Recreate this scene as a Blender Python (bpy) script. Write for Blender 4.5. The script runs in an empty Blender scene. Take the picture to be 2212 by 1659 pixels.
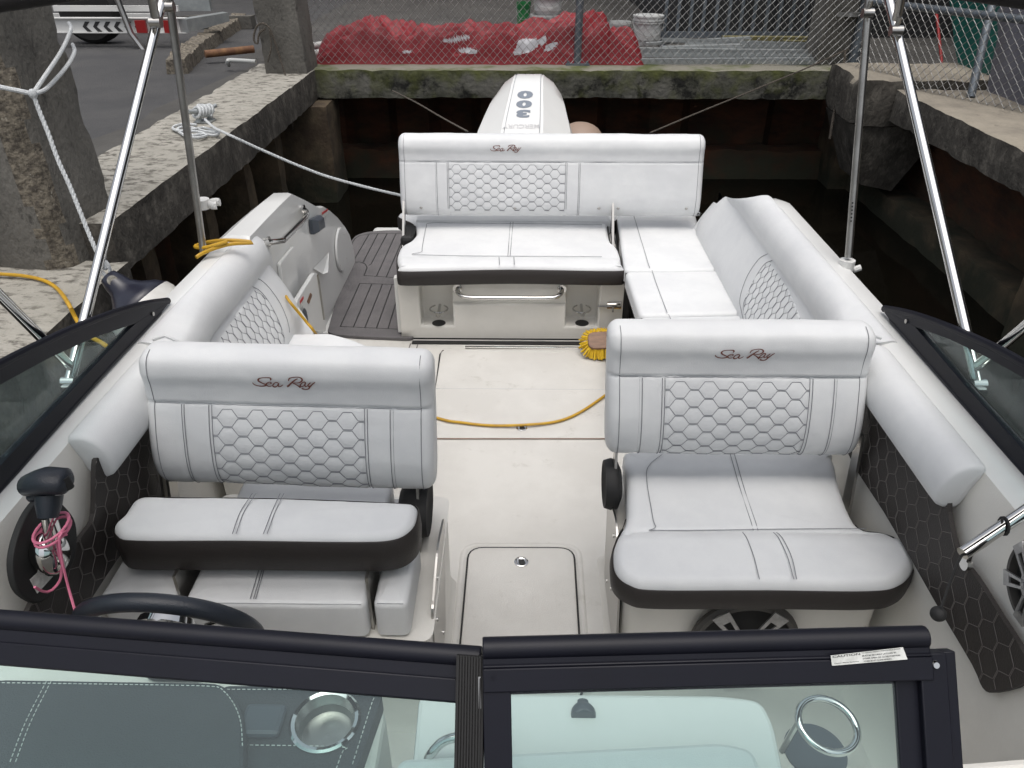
import bpy, bmesh, math, random
from mathutils import Vector as V, noise, Matrix
random.seed(4)
R = math.radians
sc = bpy.context.scene
col = sc.collection
# ------------------------------------------------------------------ camera
PITCH, YAW, FPX, CX, CY = R(31.5), R(0.8), 1661.0, 1106.0, 829.5
CAM = V((0, 0, 2.0))
FW = V((-math.sin(YAW)*math.cos(PITCH), math.cos(YAW)*math.cos(PITCH), -math.sin(PITCH)))
RT = V((math.cos(YAW), math.sin(YAW), 0))
UP = RT.cross(FW)
cd = bpy.data.cameras.new('camera'); cam = bpy.data.objects.new('camera', cd); col.objects.link(cam)
cam.location = CAM
cam.rotation_euler = (R(90)-PITCH, 0, YAW)
cd.sensor_width = 36; cd.lens = 36*FPX/2212.0; cd.clip_start = .05; cd.clip_end = 300
sc.camera = cam
# ------------------------------------------------------------------ light
w = bpy.data.worlds.new('World'); sc.world = w; w.use_nodes = True
nt = w.node_tree
sky = nt.nodes.new('ShaderNodeTexSky'); sky.sky_type = 'NISHITA'; sky.sun_disc = False
sky.sun_elevation = R(77); sky.sun_rotation = R(170); sky.dust_density = 6; sky.air_density = 1.0; sky.ozone_density = 1.0
hs = nt.nodes.new('ShaderNodeHueSaturation'); hs.inputs['Saturation'].default_value = .38   # cloud cover: the light is nearly white
nt.links.new(sky.outputs[0], hs.inputs['Color']); nt.links.new(hs.outputs[0], nt.nodes['Background'].inputs[0])
nt.nodes['Background'].inputs[1].default_value = .15
sd = bpy.data.lights.new('sun', 'SUN'); sd.energy = .5; sd.angle = R(60); sd.color = (1, .97, .93)
sun = bpy.data.objects.new('sun', sd); col.objects.link(sun)
sun.rotation_euler = (R(10), R(-8), 0)
sc.view_settings.view_transform = 'Standard'; sc.view_settings.look = 'None'
sc.view_settings.exposure = 0.40; sc.view_settings.gamma = 1

def at(x, y, X=None, Y=None, Z=None, D=None):
    d = FW + RT*((x-CX)/FPX) + UP*((CY-y)/FPX)
    if X is not None: t = (X-CAM.x)/d.x
    elif Y is not None: t = (Y-CAM.y)/d.y
    elif Z is not None: t = (Z-CAM.z)/d.z
    else: t = D
    return CAM + d*t
# ------------------------------------------------------------------ materials
def mat(name, base=(.8,.8,.8), rough=.5, metal=0, noise_amt=0, noise_scale=8, col2=None, bump=0, bump_scale=60, spec=.5, coat=0,
        detail=6, lo=.4, hi=.6, stretch=None, third=None, extra=None):
    m = bpy.data.materials.new(name); m.use_nodes = True
    t = m.node_tree; b = t.nodes['Principled BSDF']
    b.inputs['Base Color'].default_value = (*base, 1); b.inputs['Roughness'].default_value = rough
    b.inputs['Metallic'].default_value = metal; b.inputs['Specular IOR Level'].default_value = spec
    b.inputs['Coat Weight'].default_value = coat; b.inputs['Coat Roughness'].default_value = .08
    tc = t.nodes.new('ShaderNodeNewGeometry')
    vec = tc.outputs['Position']
    if stretch:
        mp = t.nodes.new('ShaderNodeMapping'); mp.inputs['Scale'].default_value = stretch
        t.links.new(vec, mp.inputs[0]); vec = mp.outputs[0]
    out = None
    if col2 is not None:
        n = t.nodes.new('ShaderNodeTexNoise'); n.inputs['Scale'].default_value = noise_scale; n.inputs['Detail'].default_value = detail
        n.inputs['Roughness'].default_value = .65
        t.links.new(vec, n.inputs['Vector'])
        r = t.nodes.new('ShaderNodeValToRGB'); r.color_ramp.elements[0].position = lo; r.color_ramp.elements[1].position = hi
        r.color_ramp.elements[0].color = (*base, 1); r.color_ramp.elements[1].color = (*col2, 1)
        t.links.new(n.outputs[0], r.inputs[0]); out = r.outputs[0]
    if third is not None:      # (colour, scale, lo, hi)
        c3, s3, l3, h3 = third
        n = t.nodes.new('ShaderNodeTexNoise'); n.inputs['Scale'].default_value = s3; n.inputs['Detail'].default_value = 8
        n.inputs['Roughness'].default_value = .7
        ad = t.nodes.new('ShaderNodeVectorMath'); ad.operation = 'ADD'; ad.inputs[1].default_value = (7.3, 3.1, 1.7)
        t.links.new(vec, ad.inputs[0]); t.links.new(ad.outputs[0], n.inputs['Vector'])
        r = t.nodes.new('ShaderNodeMapRange'); r.inputs[1].default_value = l3; r.inputs[2].default_value = h3
        t.links.new(n.outputs[0], r.inputs[0])
        mx = t.nodes.new('ShaderNodeMix'); mx.data_type = 'RGBA'
        t.links.new(r.outputs[0], mx.inputs[0]); t.links.new(out, mx.inputs[6]); mx.inputs[7].default_value = (*c3, 1)
        out = mx.outputs[2]
    if out is not None: t.links.new(out, b.inputs['Base Color'])
    if bump:
        n2 = t.nodes.new('ShaderNodeTexNoise'); n2.inputs['Scale'].default_value = bump_scale; n2.inputs['Detail'].default_value = 5
        t.links.new(vec, n2.inputs['Vector'])
        bp = t.nodes.new('ShaderNodeBump'); bp.inputs['Strength'].default_value = bump; bp.inputs['Distance'].default_value = .01
        t.links.new(n2.outputs[0], bp.inputs['Height']); t.links.new(bp.outputs[0], b.inputs['Normal'])
    if extra: extra(t, b, tc, out)
    return m

def band(zlo, zhi, colr, nscale=9):
    """tide and moss band: a colour that comes in between two heights, broken by noise"""
    def f(t, b, geo, out):
        sx = t.nodes.new('ShaderNodeSeparateXYZ'); t.links.new(geo.outputs['Position'], sx.inputs[0])
        n = t.nodes.new('ShaderNodeTexNoise'); n.inputs['Scale'].default_value = nscale; n.inputs['Detail'].default_value = 6
        t.links.new(geo.outputs['Position'], n.inputs['Vector'])
        r = t.nodes.new('ShaderNodeMapRange'); r.inputs[1].default_value = zlo; r.inputs[2].default_value = zhi
        t.links.new(sx.outputs[2], r.inputs[0])
        a = t.nodes.new('ShaderNodeMath'); a.operation = 'MULTIPLY_ADD'; a.inputs[1].default_value = 2.4; a.inputs[2].default_value = -1.2
        t.links.new(n.outputs[0], a.inputs[0])
        s = t.nodes.new('ShaderNodeMath'); s.operation = 'ADD'; s.use_clamp = True
        t.links.new(r.outputs[0], s.inputs[0]); t.links.new(a.outputs[0], s.inputs[1])
        mx = t.nodes.new('ShaderNodeMix'); mx.data_type = 'RGBA'
        t.links.new(s.outputs[0], mx.inputs[0]); t.links.new(out, mx.inputs[6]); mx.inputs[7].default_value = (*colr, 1)
        t.links.new(mx.outputs[2], b.inputs['Base Color'])
    return f

M = {}
M['vinyl'] = mat('white_vinyl', (.655,.665,.665), .5, col2=(.61,.62,.625), noise_scale=5, bump=.12, bump_scale=420)
M['thread'] = mat('dark_thread', (.21,.215,.23), .8)
M['pale_thread'] = mat('pale_thread', (.18,.165,.155), .8)
M['skirt'] = mat('brown_vinyl', (.021,.017,.0155), .55, bump=.2, bump_scale=300)
M['gel'] = mat('white_gelcoat', (.68,.685,.67), .24, col2=(.655,.66,.645), noise_scale=3, coat=.15)
M['liner'] = mat('cream_liner', (.68,.665,.62), .42, col2=(.64,.625,.58), noise_scale=4, bump=.1, bump_scale=250)
M['nonskid'] = mat('nonskid', (.60,.588,.555), .5, col2=(.545,.532,.50), noise_scale=2.2, bump=.35, bump_scale=500, third=((.40,.385,.345), 9, .60, .82))
M['black'] = mat('black_powder_coat', (.004,.0045,.009), .5, spec=.3, col2=(.0045,.005,.0105), noise_scale=9, third=((.25,.25,.25), 95, .775, .79), bump=.06, bump_scale=900)
M['rubber'] = mat('black_rubber', (.012,.012,.012), .7)
M['steel'] = mat('polished_steel', (.60,.595,.58), .07, 1, bump=.02, bump_scale=20)
M['alu'] = mat('dull_aluminium', (.42,.41,.385), .32, 1, col2=(.33,.32,.30), noise_scale=12)
M['bracket'] = mat('brushed_bracket', (.42,.41,.39), .28, 1)
M['logo'] = mat('brown_embroidery', (.14,.035,.02), .6)
M['eva'] = mat('grey_foam', (.130,.123,.125), .75, col2=(.108,.103,.105), noise_scale=6, bump=.3, bump_scale=200)
M['white_plastic'] = mat('white_plastic', (.62,.62,.60), .4)
M['grey_plastic'] = mat('grey_plastic', (.05,.06,.075), .35)
M['decal'] = mat('grey_decal', (.17,.195,.23), .45)
M['pale_decal'] = mat('pale_decal', (.5,.5,.5), .35)
M['red'] = mat('red_sticker', (.45,.03,.03), .4)
M['ink'] = mat('ink', (.02,.02,.02), .6)
M['label'] = mat('label_paper', (.66,.67,.64), .5, col2=(.5,.51,.48), noise_scale=60)
M['yellow'] = mat('yellow_hose', (.50,.29,.012), .5, col2=(.42,.24,.02), noise_scale=25)
M['bristle'] = mat('yellow_bristle', (.68,.46,.02), .6, col2=(.55,.34,.01), noise_scale=90, stretch=(1,1,.2))
M['wood'] = mat('brush_wood', (.20,.105,.055), .5, col2=(.13,.065,.035), noise_scale=14, stretch=(1,6,6))
M['rope'] = mat('white_rope', (.55,.57,.57), .8, col2=(.45,.47,.48), noise_scale=120, third=((.05,.13,.22), 55, .66, .70), bump=.5, bump_scale=300)
M['darkrope'] = mat('dark_rope', (.03,.027,.022), .9, col2=(.12,.10,.08), noise_scale=150)
M['pink'] = mat('pink_cord', (.62,.17,.27), .6)
M['leather'] = mat('wheel_leather', (.014,.018,.026), .36, bump=.2, bump_scale=350)
M['pad'] = mat('dash_vinyl', (.018,.023,.028), .6, bump=.3, bump_scale=350, col2=(.023,.028,.034), noise_scale=6, third=((.010,.013,.018), 16, .70, .74))
conc = dict(detail=12)
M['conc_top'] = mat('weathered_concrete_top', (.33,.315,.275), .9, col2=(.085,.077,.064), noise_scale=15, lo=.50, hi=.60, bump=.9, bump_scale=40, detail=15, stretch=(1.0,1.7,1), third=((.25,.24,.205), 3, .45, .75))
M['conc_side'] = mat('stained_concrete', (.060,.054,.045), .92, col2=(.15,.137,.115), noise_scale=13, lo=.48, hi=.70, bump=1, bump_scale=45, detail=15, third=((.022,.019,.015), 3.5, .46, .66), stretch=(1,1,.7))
M['conc_pile'] = mat('pile_concrete', (.155,.147,.13), .9, col2=(.070,.066,.058), noise_scale=1.9, lo=.36, hi=.64, bump=.8, bump_scale=60, detail=15, third=((.035,.033,.029), 16, .56, .70), stretch=(1,1,.6))
M['aggregate'] = mat('broken_aggregate', (.20,.175,.135), .95, col2=(.07,.06,.048), noise_scale=38, lo=.4, hi=.6, bump=1, bump_scale=60, detail=10, third=((.42,.40,.34), 50, .62, .68))
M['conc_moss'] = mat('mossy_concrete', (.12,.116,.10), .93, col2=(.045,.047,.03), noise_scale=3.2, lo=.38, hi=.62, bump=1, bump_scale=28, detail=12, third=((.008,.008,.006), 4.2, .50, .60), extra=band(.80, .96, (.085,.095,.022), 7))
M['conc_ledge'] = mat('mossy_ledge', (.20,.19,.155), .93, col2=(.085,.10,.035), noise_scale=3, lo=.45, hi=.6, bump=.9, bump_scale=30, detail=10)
M['conc_right'] = mat('pale_seawall_top', (.28,.25,.20), .9, col2=(.185,.165,.135), noise_scale=4, lo=.40, hi=.66, bump=.8, bump_scale=30, detail=12, third=((.07,.06,.05), 6, .60, .75))
M['rust'] = mat('rusty_sheet_piling', (.10,.038,.017), .9, col2=(.035,.018,.011), noise_scale=2.5, lo=.35, hi=.65, bump=.6, bump_scale=20, stretch=(1,1,2.5), extra=band(.25, -.15, (.035,.035,.02), 5))
M['pile_under'] = mat('tide_stained_pile', (.095,.07,.042), .9, col2=(.05,.035,.022), noise_scale=5, bump=.6, bump_scale=30, extra=band(.25, -.1, (.02,.022,.012), 6))
M['asphalt'] = mat('asphalt', (.048,.048,.050), .93, col2=(.072,.071,.070), noise_scale=2.2, lo=.35, hi=.7, bump=1, bump_scale=110, detail=15, third=((.16,.16,.155), 70, .64, .70))
M['yard'] = mat('yard_concrete', (.075,.072,.066), .92, col2=(.045,.043,.04), noise_scale=2, lo=.35, hi=.65, bump=.6, bump_scale=60, detail=12)
M['backdrop'] = mat('dark_backdrop', (.02,.021,.022), .85)  # near-black colour stands in for deep shade beyond the yard
M['galv'] = mat('galvanised_wire', (.42,.42,.41), .45, .7, col2=(.20,.20,.195), noise_scale=20)
M['galv_post'] = mat('galvanised_post', (.16,.18,.20), .5, .5, col2=(.11,.13,.15), noise_scale=12)
M['tarp'] = mat('red_tarp', (.25,.011,.018), .62, col2=(.17,.007,.012), noise_scale=3, lo=.35, hi=.65, third=((.30,.045,.055), 2.2, .54, .78), bump=.06, bump_scale=30)
M['tarp_white'] = mat('white_tarp_lining', (.48,.48,.50), .55, bump=.4, bump_scale=20)
M['bucket'] = mat('white_bucket', (.52,.53,.52), .4, col2=(.44,.45,.44), noise_scale=8)
M['green'] = mat('green_bucket', (.012,.16,.045), .4)
M['teal'] = mat('teal_board', (.008,.11,.09), .5, col2=(.006,.085,.07), noise_scale=4)
M['greyboard'] = mat('grey_board', (.16,.16,.19), .6, col2=(.13,.13,.155), noise_scale=3)
M['lumber'] = mat('olive_lumber', (.17,.15,.06), .8, col2=(.11,.10,.04), noise_scale=10)
M['channel'] = mat('aluminium_channel', (.36,.38,.38), .4, .4, col2=(.29,.31,.31), noise_scale=9)
M['pvc'] = mat('pvc_pipe', (.45,.46,.44), .45)
M['oldpipe'] = mat('rusty_pipe', (.22,.115,.05), .8, col2=(.13,.06,.03), noise_scale=14)
M['tyre'] = mat('tyre_rubber', (.012,.012,.012), .8)
M['fender_w'] = mat('fender_white', (.58,.575,.55), .35, col2=(.5,.49,.46), noise_scale=6)
M['fender_b'] = mat('fender_navy', (.010,.011,.022), .3)
M['redlens'] = mat('red_lens', (.25,.012,.012), .3)
M['canvas'] = mat('black_canvas', (.012,.010,.010), .85)
M['speaker'] = mat('speaker_plastic', (.05,.047,.043), .5)
M['cone'] = mat('speaker_mesh', (.018,.018,.018), .6, bump=1, bump_scale=900)
M['trim'] = mat('silver_trim', (.42,.42,.42), .35, .7, col2=(.30,.30,.30), noise_scale=40)
M['water'] = mat('dark_water', (.004,.0035,.0025), .06, bump=.15, bump_scale=3, spec=.35)
M['brace'] = mat('tan_plastic', (.30,.22,.17), .5)

def glass(name, tint, refl=.08, haze=.0):
    m = bpy.data.materials.new(name); m.use_nodes = True; t = m.node_tree; t.nodes.clear()
    o = t.nodes.new('ShaderNodeOutputMaterial'); tr = t.nodes.new('ShaderNodeBsdfTransparent'); tr.inputs[0].default_value = (*tint, 1)
    gl = t.nodes.new('ShaderNodeBsdfGlossy'); gl.inputs['Roughness'].default_value = .01
    lw = t.nodes.new('ShaderNodeLayerWeight'); lw.inputs[0].default_value = .5
    pw = t.nodes.new('ShaderNodeMath'); pw.operation = 'POWER'; pw.inputs[1].default_value = 5; t.links.new(lw.outputs['Facing'], pw.inputs[0])
    fr = t.nodes.new('ShaderNodeMath'); fr.operation = 'MULTIPLY_ADD'; fr.inputs[1].default_value = .955; fr.inputs[2].default_value = .045; t.links.new(pw.outputs[0], fr.inputs[0])
    df = t.nodes.new('ShaderNodeBsdfDiffuse'); df.inputs[0].default_value = (.5,.55,.55,1)
    m0 = t.nodes.new('ShaderNodeMixShader'); m0.inputs[0].default_value = haze
    t.links.new(tr.outputs[0], m0.inputs[1]); t.links.new(df.outputs[0], m0.inputs[2])
    mx = t.nodes.new('ShaderNodeMixShader'); t.links.new(fr.outputs[0], mx.inputs[0])
    t.links.new(m0.outputs[0], mx.inputs[1]); t.links.new(gl.outputs[0], mx.inputs[2]); t.links.new(mx.outputs[0], o.inputs[0])
    return m
M['glass'] = glass('tinted_glass', (.84,.94,.925), haze=.035)
# ------------------------------------------------------------------ mesh helpers
WL = {}
def prop(o, label=None, cat=None, group=None, kind=None):
    if label: o['label'] = label
    if cat: o['category'] = cat
    if group: o['group'] = group
    if kind: o['kind'] = kind
    return o
def empty(name, loc, label, cat, group=None):
    o = bpy.data.objects.new(name, None); col.objects.link(o); o.location = loc; o.empty_display_size = .1
    WL[o.name] = V(loc); return prop(o, label, cat, group)

class MB:
    def __init__(s): s.v = []; s.f = []; s.m = []; s.mi = 0
    def add(s, vs, fs):
        b = len(s.v); s.v += [V(p) for p in vs]
        for f in fs: s.f.append([b+i for i in f]); s.m.append(s.mi)
        return s
    def box(s, x0, x1, y0, y1, z0, z1):
        return s.hexa([(x0,y0,z0),(x1,y0,z0),(x1,y1,z0),(x0,y1,z0)], [(x0,y0,z1),(x1,y0,z1),(x1,y1,z1),(x0,y1,z1)])
    def hexa(s, bot, top):
        n = len(bot)
        return s.add(list(bot)+list(top), [list(range(n))[::-1], list(range(n, 2*n))] + [[i, (i+1) % n, n+(i+1) % n, n+i] for i in range(n)])
    def prism(s, pts, d):
        d = V(d); return s.hexa([V(p) for p in pts], [V(p)+d for p in pts])
    def loft(s, rings, closed=True, cap=True):
        n = len(rings[0]); vs = [p for r in rings for p in r]; fs = []
        for i in range(len(rings)-1):
            for j in range(n if closed else n-1):
                a, b = i*n+j, i*n+(j+1) % n
                fs.append([a, b, b+n, a+n])
        if cap and closed: fs += [list(range(n))[::-1], list(range((len(rings)-1)*n, len(rings)*n))]
        return s.add(vs, fs)
    def tube(s, pts, r, seg=8, closed=False, flat=1.0, up=None):
        pts = [V(p) for p in pts]; n = len(pts); rings = []; N = None
        for i, p in enumerate(pts):
            a = pts[(i-1) % n] if (closed or i > 0) else p; b = pts[(i+1) % n] if (closed or i < n-1) else p
            T = (b-a).normalized()
            if N is None:
                N = V(up) if up else (V((0,0,1)) if abs(T.z) < .9 else V((1,0,0)))
            elif up: N = V(up)
            N = (N - T*N.dot(T)).normalized(); B = T.cross(N)
            rr = r[i] if isinstance(r, (list, tuple)) else r
            rings.append([p + N*math.cos(2*math.pi*k/seg)*rr*flat + B*math.sin(2*math.pi*k/seg)*rr for k in range(seg)])
        if closed: rings.append(rings[0]); return s.loft(rings, True, False)
        return s.loft(rings)
    def disc(s, c, n, r, h, seg=24, r2=None):
        n = V(n).normalized(); a = n.orthogonal().normalized(); b = n.cross(a); c = V(c); r2 = r if r2 is None else r2
        A = [c+(a*math.cos(2*math.pi*k/seg)+b*math.sin(2*math.pi*k/seg))*r for k in range(seg)]
        B = [c+n*h+(a*math.cos(2*math.pi*k/seg)+b*math.sin(2*math.pi*k/seg))*r2 for k in range(seg)]
        return s.hexa(A, B)
    def ellip(s, c, rx, ry, rz, seg=20, rg=12):
        rings = []
        for i in range(rg+1):
            t = math.pi*i/rg; t = min(max(t, .02), math.pi-.02)
            rings.append([V(c)+V((rx*math.sin(t)*math.cos(2*math.pi*k/seg), ry*math.sin(t)*math.sin(2*math.pi*k/seg), rz*math.cos(t))) for k in range(seg)])
        return s.loft(rings)
    def rot(s, M4, start=0):
        for i in range(start, len(s.v)): s.v[i] = M4 @ s.v[i]
        return s
    def build(s, name, mats, parent=None, smooth=True, bevel=0, angle=40, seg=2, label=None, sub=0):
        lo = V((min(p.x for p in s.v), min(p.y for p in s.v), min(p.z for p in s.v))); hi = V((max(p.x for p in s.v), max(p.y for p in s.v), max(p.z for p in s.v)))
        c = (lo+hi)/2; c.z = lo.z if parent is None else c.z
        me = bpy.data.meshes.new(name); me.from_pydata([p-c for p in s.v], [], s.f)
        if not isinstance(mats, (list, tuple)): mats = [mats]
        for m in mats: me.materials.append(M[m])
        for p, i in zip(me.polygons, s.m): p.material_index = min(i, len(mats)-1)
        bm = bmesh.new(); bm.from_mesh(me); bmesh.ops.remove_doubles(bm, verts=bm.verts, dist=1e-5)
        bmesh.ops.recalc_face_normals(bm, faces=bm.faces)
        if smooth:
            ca = math.radians(angle)
            for f in bm.faces: f.smooth = True
            for e in bm.edges:
                if len(e.link_faces) == 2 and e.calc_face_angle(0) > ca: e.smooth = False
        bm.to_mesh(me); bm.free()
        o = bpy.data.objects.new(name, me); col.objects.link(o)
        if parent is not None: o.parent = parent; o.location = c-WL[parent.name]
        else: o.location = c
        WL[o.name] = c
        if bevel:
            b = o.modifiers.new('bevel', 'BEVEL'); b.width = bevel; b.segments = seg; b.limit_method = 'ANGLE'; b.angle_limit = R(35)
            if smooth: b.harden_normals = False
        if sub:
            b = o.modifiers.new('sub', 'SUBSURF'); b.levels = sub; b.render_levels = sub
        if label: o['label'] = label
        return o

def cat(pts, n=6, closed=False):
    pts = [V(p) for p in pts]; out = []; N = len(pts)
    for i in range(N if closed else N-1):
        p0 = pts[(i-1) % N] if closed or i > 0 else pts[0]*2-pts[1]
        p1, p2 = pts[i], pts[(i+1) % N]
        p3 = pts[(i+2) % N] if closed or i < N-2 else pts[-1]*2-pts[-2]
        for k in range(n):
            t = k/n
            out.append(.5*((2*p1)+(p2-p0)*t+(2*p0-5*p1+4*p2-p3)*t*t+(3*p1-p0-3*p2+p3)*t**3))
    if not closed: out.append(pts[-1])
    return out
def cat2(pts, n=6, closed=False): return [(p.x, p.y) for p in cat([(a, b, 0) for a, b in pts], n, closed)]
def resample(pts, step, closed=False):
    pts = [V(p) for p in pts]
    if closed: pts = pts+[pts[0]]
    L = [0]
    for a, b in zip(pts, pts[1:]): L.append(L[-1]+(b-a).length)
    n = max(2, int(round(L[-1]/step))); out = []; j = 0
    for i in range(n+(0 if closed else 1)):
        d = L[-1]*i/n
        while j < len(L)-2 and L[j+1] < d: j += 1
        t = (d-L[j])/max(1e-9, L[j+1]-L[j]); out.append(pts[j].lerp(pts[j+1], t))
    return out
def smooth(a, b, x):
    t = min(1, max(0, (x-a)/(b-a))); return t*t*(3-2*t)
def inside(p, poly):
    c = False; x, y = p; n = len(poly)
    for i in range(n):
        x1, y1 = poly[i]; x2, y2 = poly[(i+1) % n]
        if (y1 > y) != (y2 > y) and x < (x2-x1)*(y-y1)/(y2-y1)+x1: c = not c
    return c
# --- honeycomb stitching
def zig(x, a, b):
    """offset in [-.5,.5]*b/2.. of the zigzag at x for column pitch a; flats 60 percent of the pitch"""
    u = (x/a) % 2.0
    fl = .30
    def tri(u):
        if u < fl: return 1
        if u < 1-fl: return 1-2*(u-fl)/(1-2*fl)
        return -1
    return tri(u if u <= 1 else 2-u)
G = .0016
def zlines(x, y, a, b):
    """distance from y to the nearest stitch at x"""
    z = zig(x, a, b); best = 9
    # U_j : j*b + b/4 + z*(b/4-G) ; V_j : j*b+3b/4 - z*(b/4-G)
    for off, sg in ((.25, 1), (.75, -1)):
        q = y-(off*b+sg*z*(b/4-G)); q -= round(q/b)*b
        best = min(best, abs(q))
    return best
def quilt_h(x, y, a, b, amp=.004):
    d = zlines(x, y, a, b); return amp*(1-math.exp(-d/.006))
def quilt_lines(x0, x1, y0, y1, a, b, mask=None, step=.003):
    out = []
    for off, sg in ((.25, 1), (.75, -1)):
        j = int(math.floor(y0/b))-1
        while j*b < y1+b:
            cur = []
            n = int((x1-x0)/step)
            for i in range(n+1):
                x = x0+(x1-x0)*i/n; y = j*b+off*b+sg*zig(x, a, b)*(b/4-G)
                if y0 <= y <= y1 and (mask is None or mask(x, y)): cur.append((x, y))
                else:
                    if len(cur) > 1: out.append(cur)
                    cur = []
            if len(cur) > 1: out.append(cur)
            j += 1
    return out

# --- a long padded roll: closed section (forward n, height h) swept in X
class Bolster:
    def __init__(s, x0, x1, prof, base, lean, RE=.035, t0h=.27, res=.005, disp=None, xres=.005, yaw=0.0, taper=0.0):
        """prof: list (n,h), forward = toward -Y. base=(Y,Z) of n=0,h=0"""
        s.x0, s.x1, s.RE, s.base, s.lean, s.yaw, s.taper = x0, x1, RE, base, lean, yaw, taper
        pr = cat([(a, b, 0) for a, b in prof], 10, True); pr = resample(pr, res, True)
        s.n = len(pr); s.p = pr; s.res = sum((pr[i]-pr[i-1]).length for i in range(s.n))/s.n
        s.nor = []
        for i in range(s.n):
            t = pr[(i+1) % s.n]-pr[i-1]; nn = V((t.y, -t.x, 0)).normalized(); s.nor.append(nn)
        c = sum(pr, V((0,0,0)))/s.n
        if sum(s.nor[i].dot(pr[i]-c) for i in range(s.n)) < 0: s.nor = [-q for q in s.nor]
        # start index: front side point nearest height t0h
        s.i0 = min(range(s.n), key=lambda i: abs(pr[i].y-t0h)+(0 if s.nor[i].x > 0.3 else 9))
        s.dir = -1 if pr[(s.i0+1) % s.n].y > pr[s.i0].y else 1
        s.disp = disp
    def pt(s, x, t, lift=0):
        f = s.i0+s.dir*t/s.res; i = math.floor(f); u = f-i; i %= s.n; j = (i+1) % s.n
        p = s.p[i].lerp(s.p[j], u); nn = s.nor[i].lerp(s.nor[j], u).normalized()
        e = 0; d = min(x-s.x0, s.x1-x)
        if d < s.RE: q = 1-max(d, 0)/s.RE; e = s.RE*(1-math.sqrt(max(0, 1-q*q)))
        h = (s.disp(x, t) if s.disp else 0)+lift-e
        q = p+nn*h
        cx = (s.x0+s.x1)/2
        X = cx+(x-cx)*(1+s.taper*(q.y-.2))
        return V((X, s.base[0]-q.x+s.lean*q.y+s.yaw*(x-cx), s.base[1]+q.y))
    def mesh(s, mb, xs):
        L = s.n*s.res; ts = [k*s.res for k in range(s.n)]
        rings = [[s.pt(x, t) for t in ts] for x in xs]
        mb.loft(rings)
    def xs(s, segs):
        """segs [(x_end, step)] from x0+; fine ends"""
        out = [s.x0+s.RE*q for q in (0, .01, .04, .1, .18, .28, .4, .55, .75, 1)]
        x = s.x0+s.RE
        for xe, st in segs:
            xe = min(xe, s.x1-s.RE); n = max(1, int((xe-x)/st))
            out += [x+(xe-x)*(k+1)/n for k in range(n)]; x = xe
        out += [s.x1-s.RE*q for q in (.75, .55, .4, .28, .18, .1, .04, .01, 0)]
        return out
    def stitch(s, mb, pts, r=.0011):
        if len(pts) > 1: mb.tube([s.pt(x, t, r*1.1) for x, t in pts], r, 4)

# --- cushion from a plan outline
def star_pad(mb, outline, ztop, zbot, RE=.03, hf=None, step=.012, rings=16, groove=None, base_in=0.0):
    pts = resample([(a, b, 0) for a, b in outline], step, True); n = len(pts)
    c = sum(pts, V((0,0,0)))/n
    nor = []
    for i in range(n):
        t = pts[(i+1) % n]-pts[i-1]; nn = V((t.y, -t.x, 0)).normalized(); nor.append(nn)
    if sum(nor[i].dot(pts[i]-c) for i in range(n)) < 0: nor = [-q for q in nor]
    hf0 = hf or (lambda x, y: 0)
    hf = lambda x, y: hf0(x, y)+.0022*noise.noise(V((x*9, y*7, ztop*5)))+.001*noise.noise(V((x*26, y*20, 2)))
    R_ = []
    R_.append([V((p.x-q.x*base_in, p.y-q.y*base_in, zbot)) for p, q in zip(pts, nor)])
    R_.append([V((p.x, p.y, (zbot+ztop-RE)/2)) for p in pts])
    K = 6
    for k in range(K+1):
        a = math.pi/2*k/K; ins = RE*(1-math.cos(a)); z = ztop-RE+RE*math.sin(a)
        R_.append([V((p.x-q.x*ins, p.y-q.y*ins, z+hf(p.x, p.y)*math.sin(a))) for p, q in zip(pts, nor)])
    last = R_[-1]
    for k in range(1, rings+1):
        s_ = 1-k/rings*.985
        R_.append([V((c.x+(p.x-c.x)*s_, c.y+(p.y-c.y)*s_, ztop+hf(c.x+(p.x-c.x)*s_, c.y+(p.y-c.y)*s_)+.006*(1-s_*s_))) for p in last])
    mb.loft(R_)
    return pts, nor, c
def bandloop(mb, pts, nor, ztop, zbot, out=.003, ymax=None):
    if ymax:
        n = len(pts); st = max(range(n), key=lambda i: pts[i].y); pts = pts[st:]+pts[:st]; nor = nor[st:]+nor[:st]
        kk = [i for i in range(n) if pts[i].y < ymax]; pts = [pts[i] for i in kk]; nor = [nor[i] for i in kk]
    rings = []
    for z, o in ((zbot, -.02), (zbot, out-.006), (zbot+.006, out), ((zbot+ztop)/2, out+.003), (ztop-.004, out), (ztop, out-.004)):
        rings.append([V((p.x+q.x*o, p.y+q.y*o, z)) for p, q in zip(pts, nor)])
    mb.loft(rings, not ymax, False)

def text_mesh(body, size=1, bold=0.0, spacing=1.0, xscale=1.0):
    cu = bpy.data.curves.new('txt', 'FONT'); cu.body = body; cu.size = size; cu.offset = bold; cu.align_x = 'CENTER'; cu.align_y = 'CENTER'
    cu.space_character = spacing; cu.resolution_u = 3
    o = bpy.data.objects.new('txt', cu); col.objects.link(o)
    dg = bpy.context.evaluated_depsgraph_get(); dg.update()
    me = bpy.data.meshes.new_from_object(o.evaluated_get(dg))
    bm = bmesh.new(); bm.from_mesh(me); bmesh.ops.triangulate(bm, faces=bm.faces)
    vs = [(v.co.x*xscale, v.co.y) for v in bm.verts]; fs = [[v.index for v in f.verts] for f in bm.faces]
    bm.free(); bpy.data.objects.remove(o); bpy.data.meshes.remove(me); bpy.data.curves.remove(cu)
    return vs, fs
def put_text(mb, body, fn, **k):
    vs, fs = text_mesh(body, **k); mb.add([fn(x, y) for x, y in vs], fs)

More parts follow.
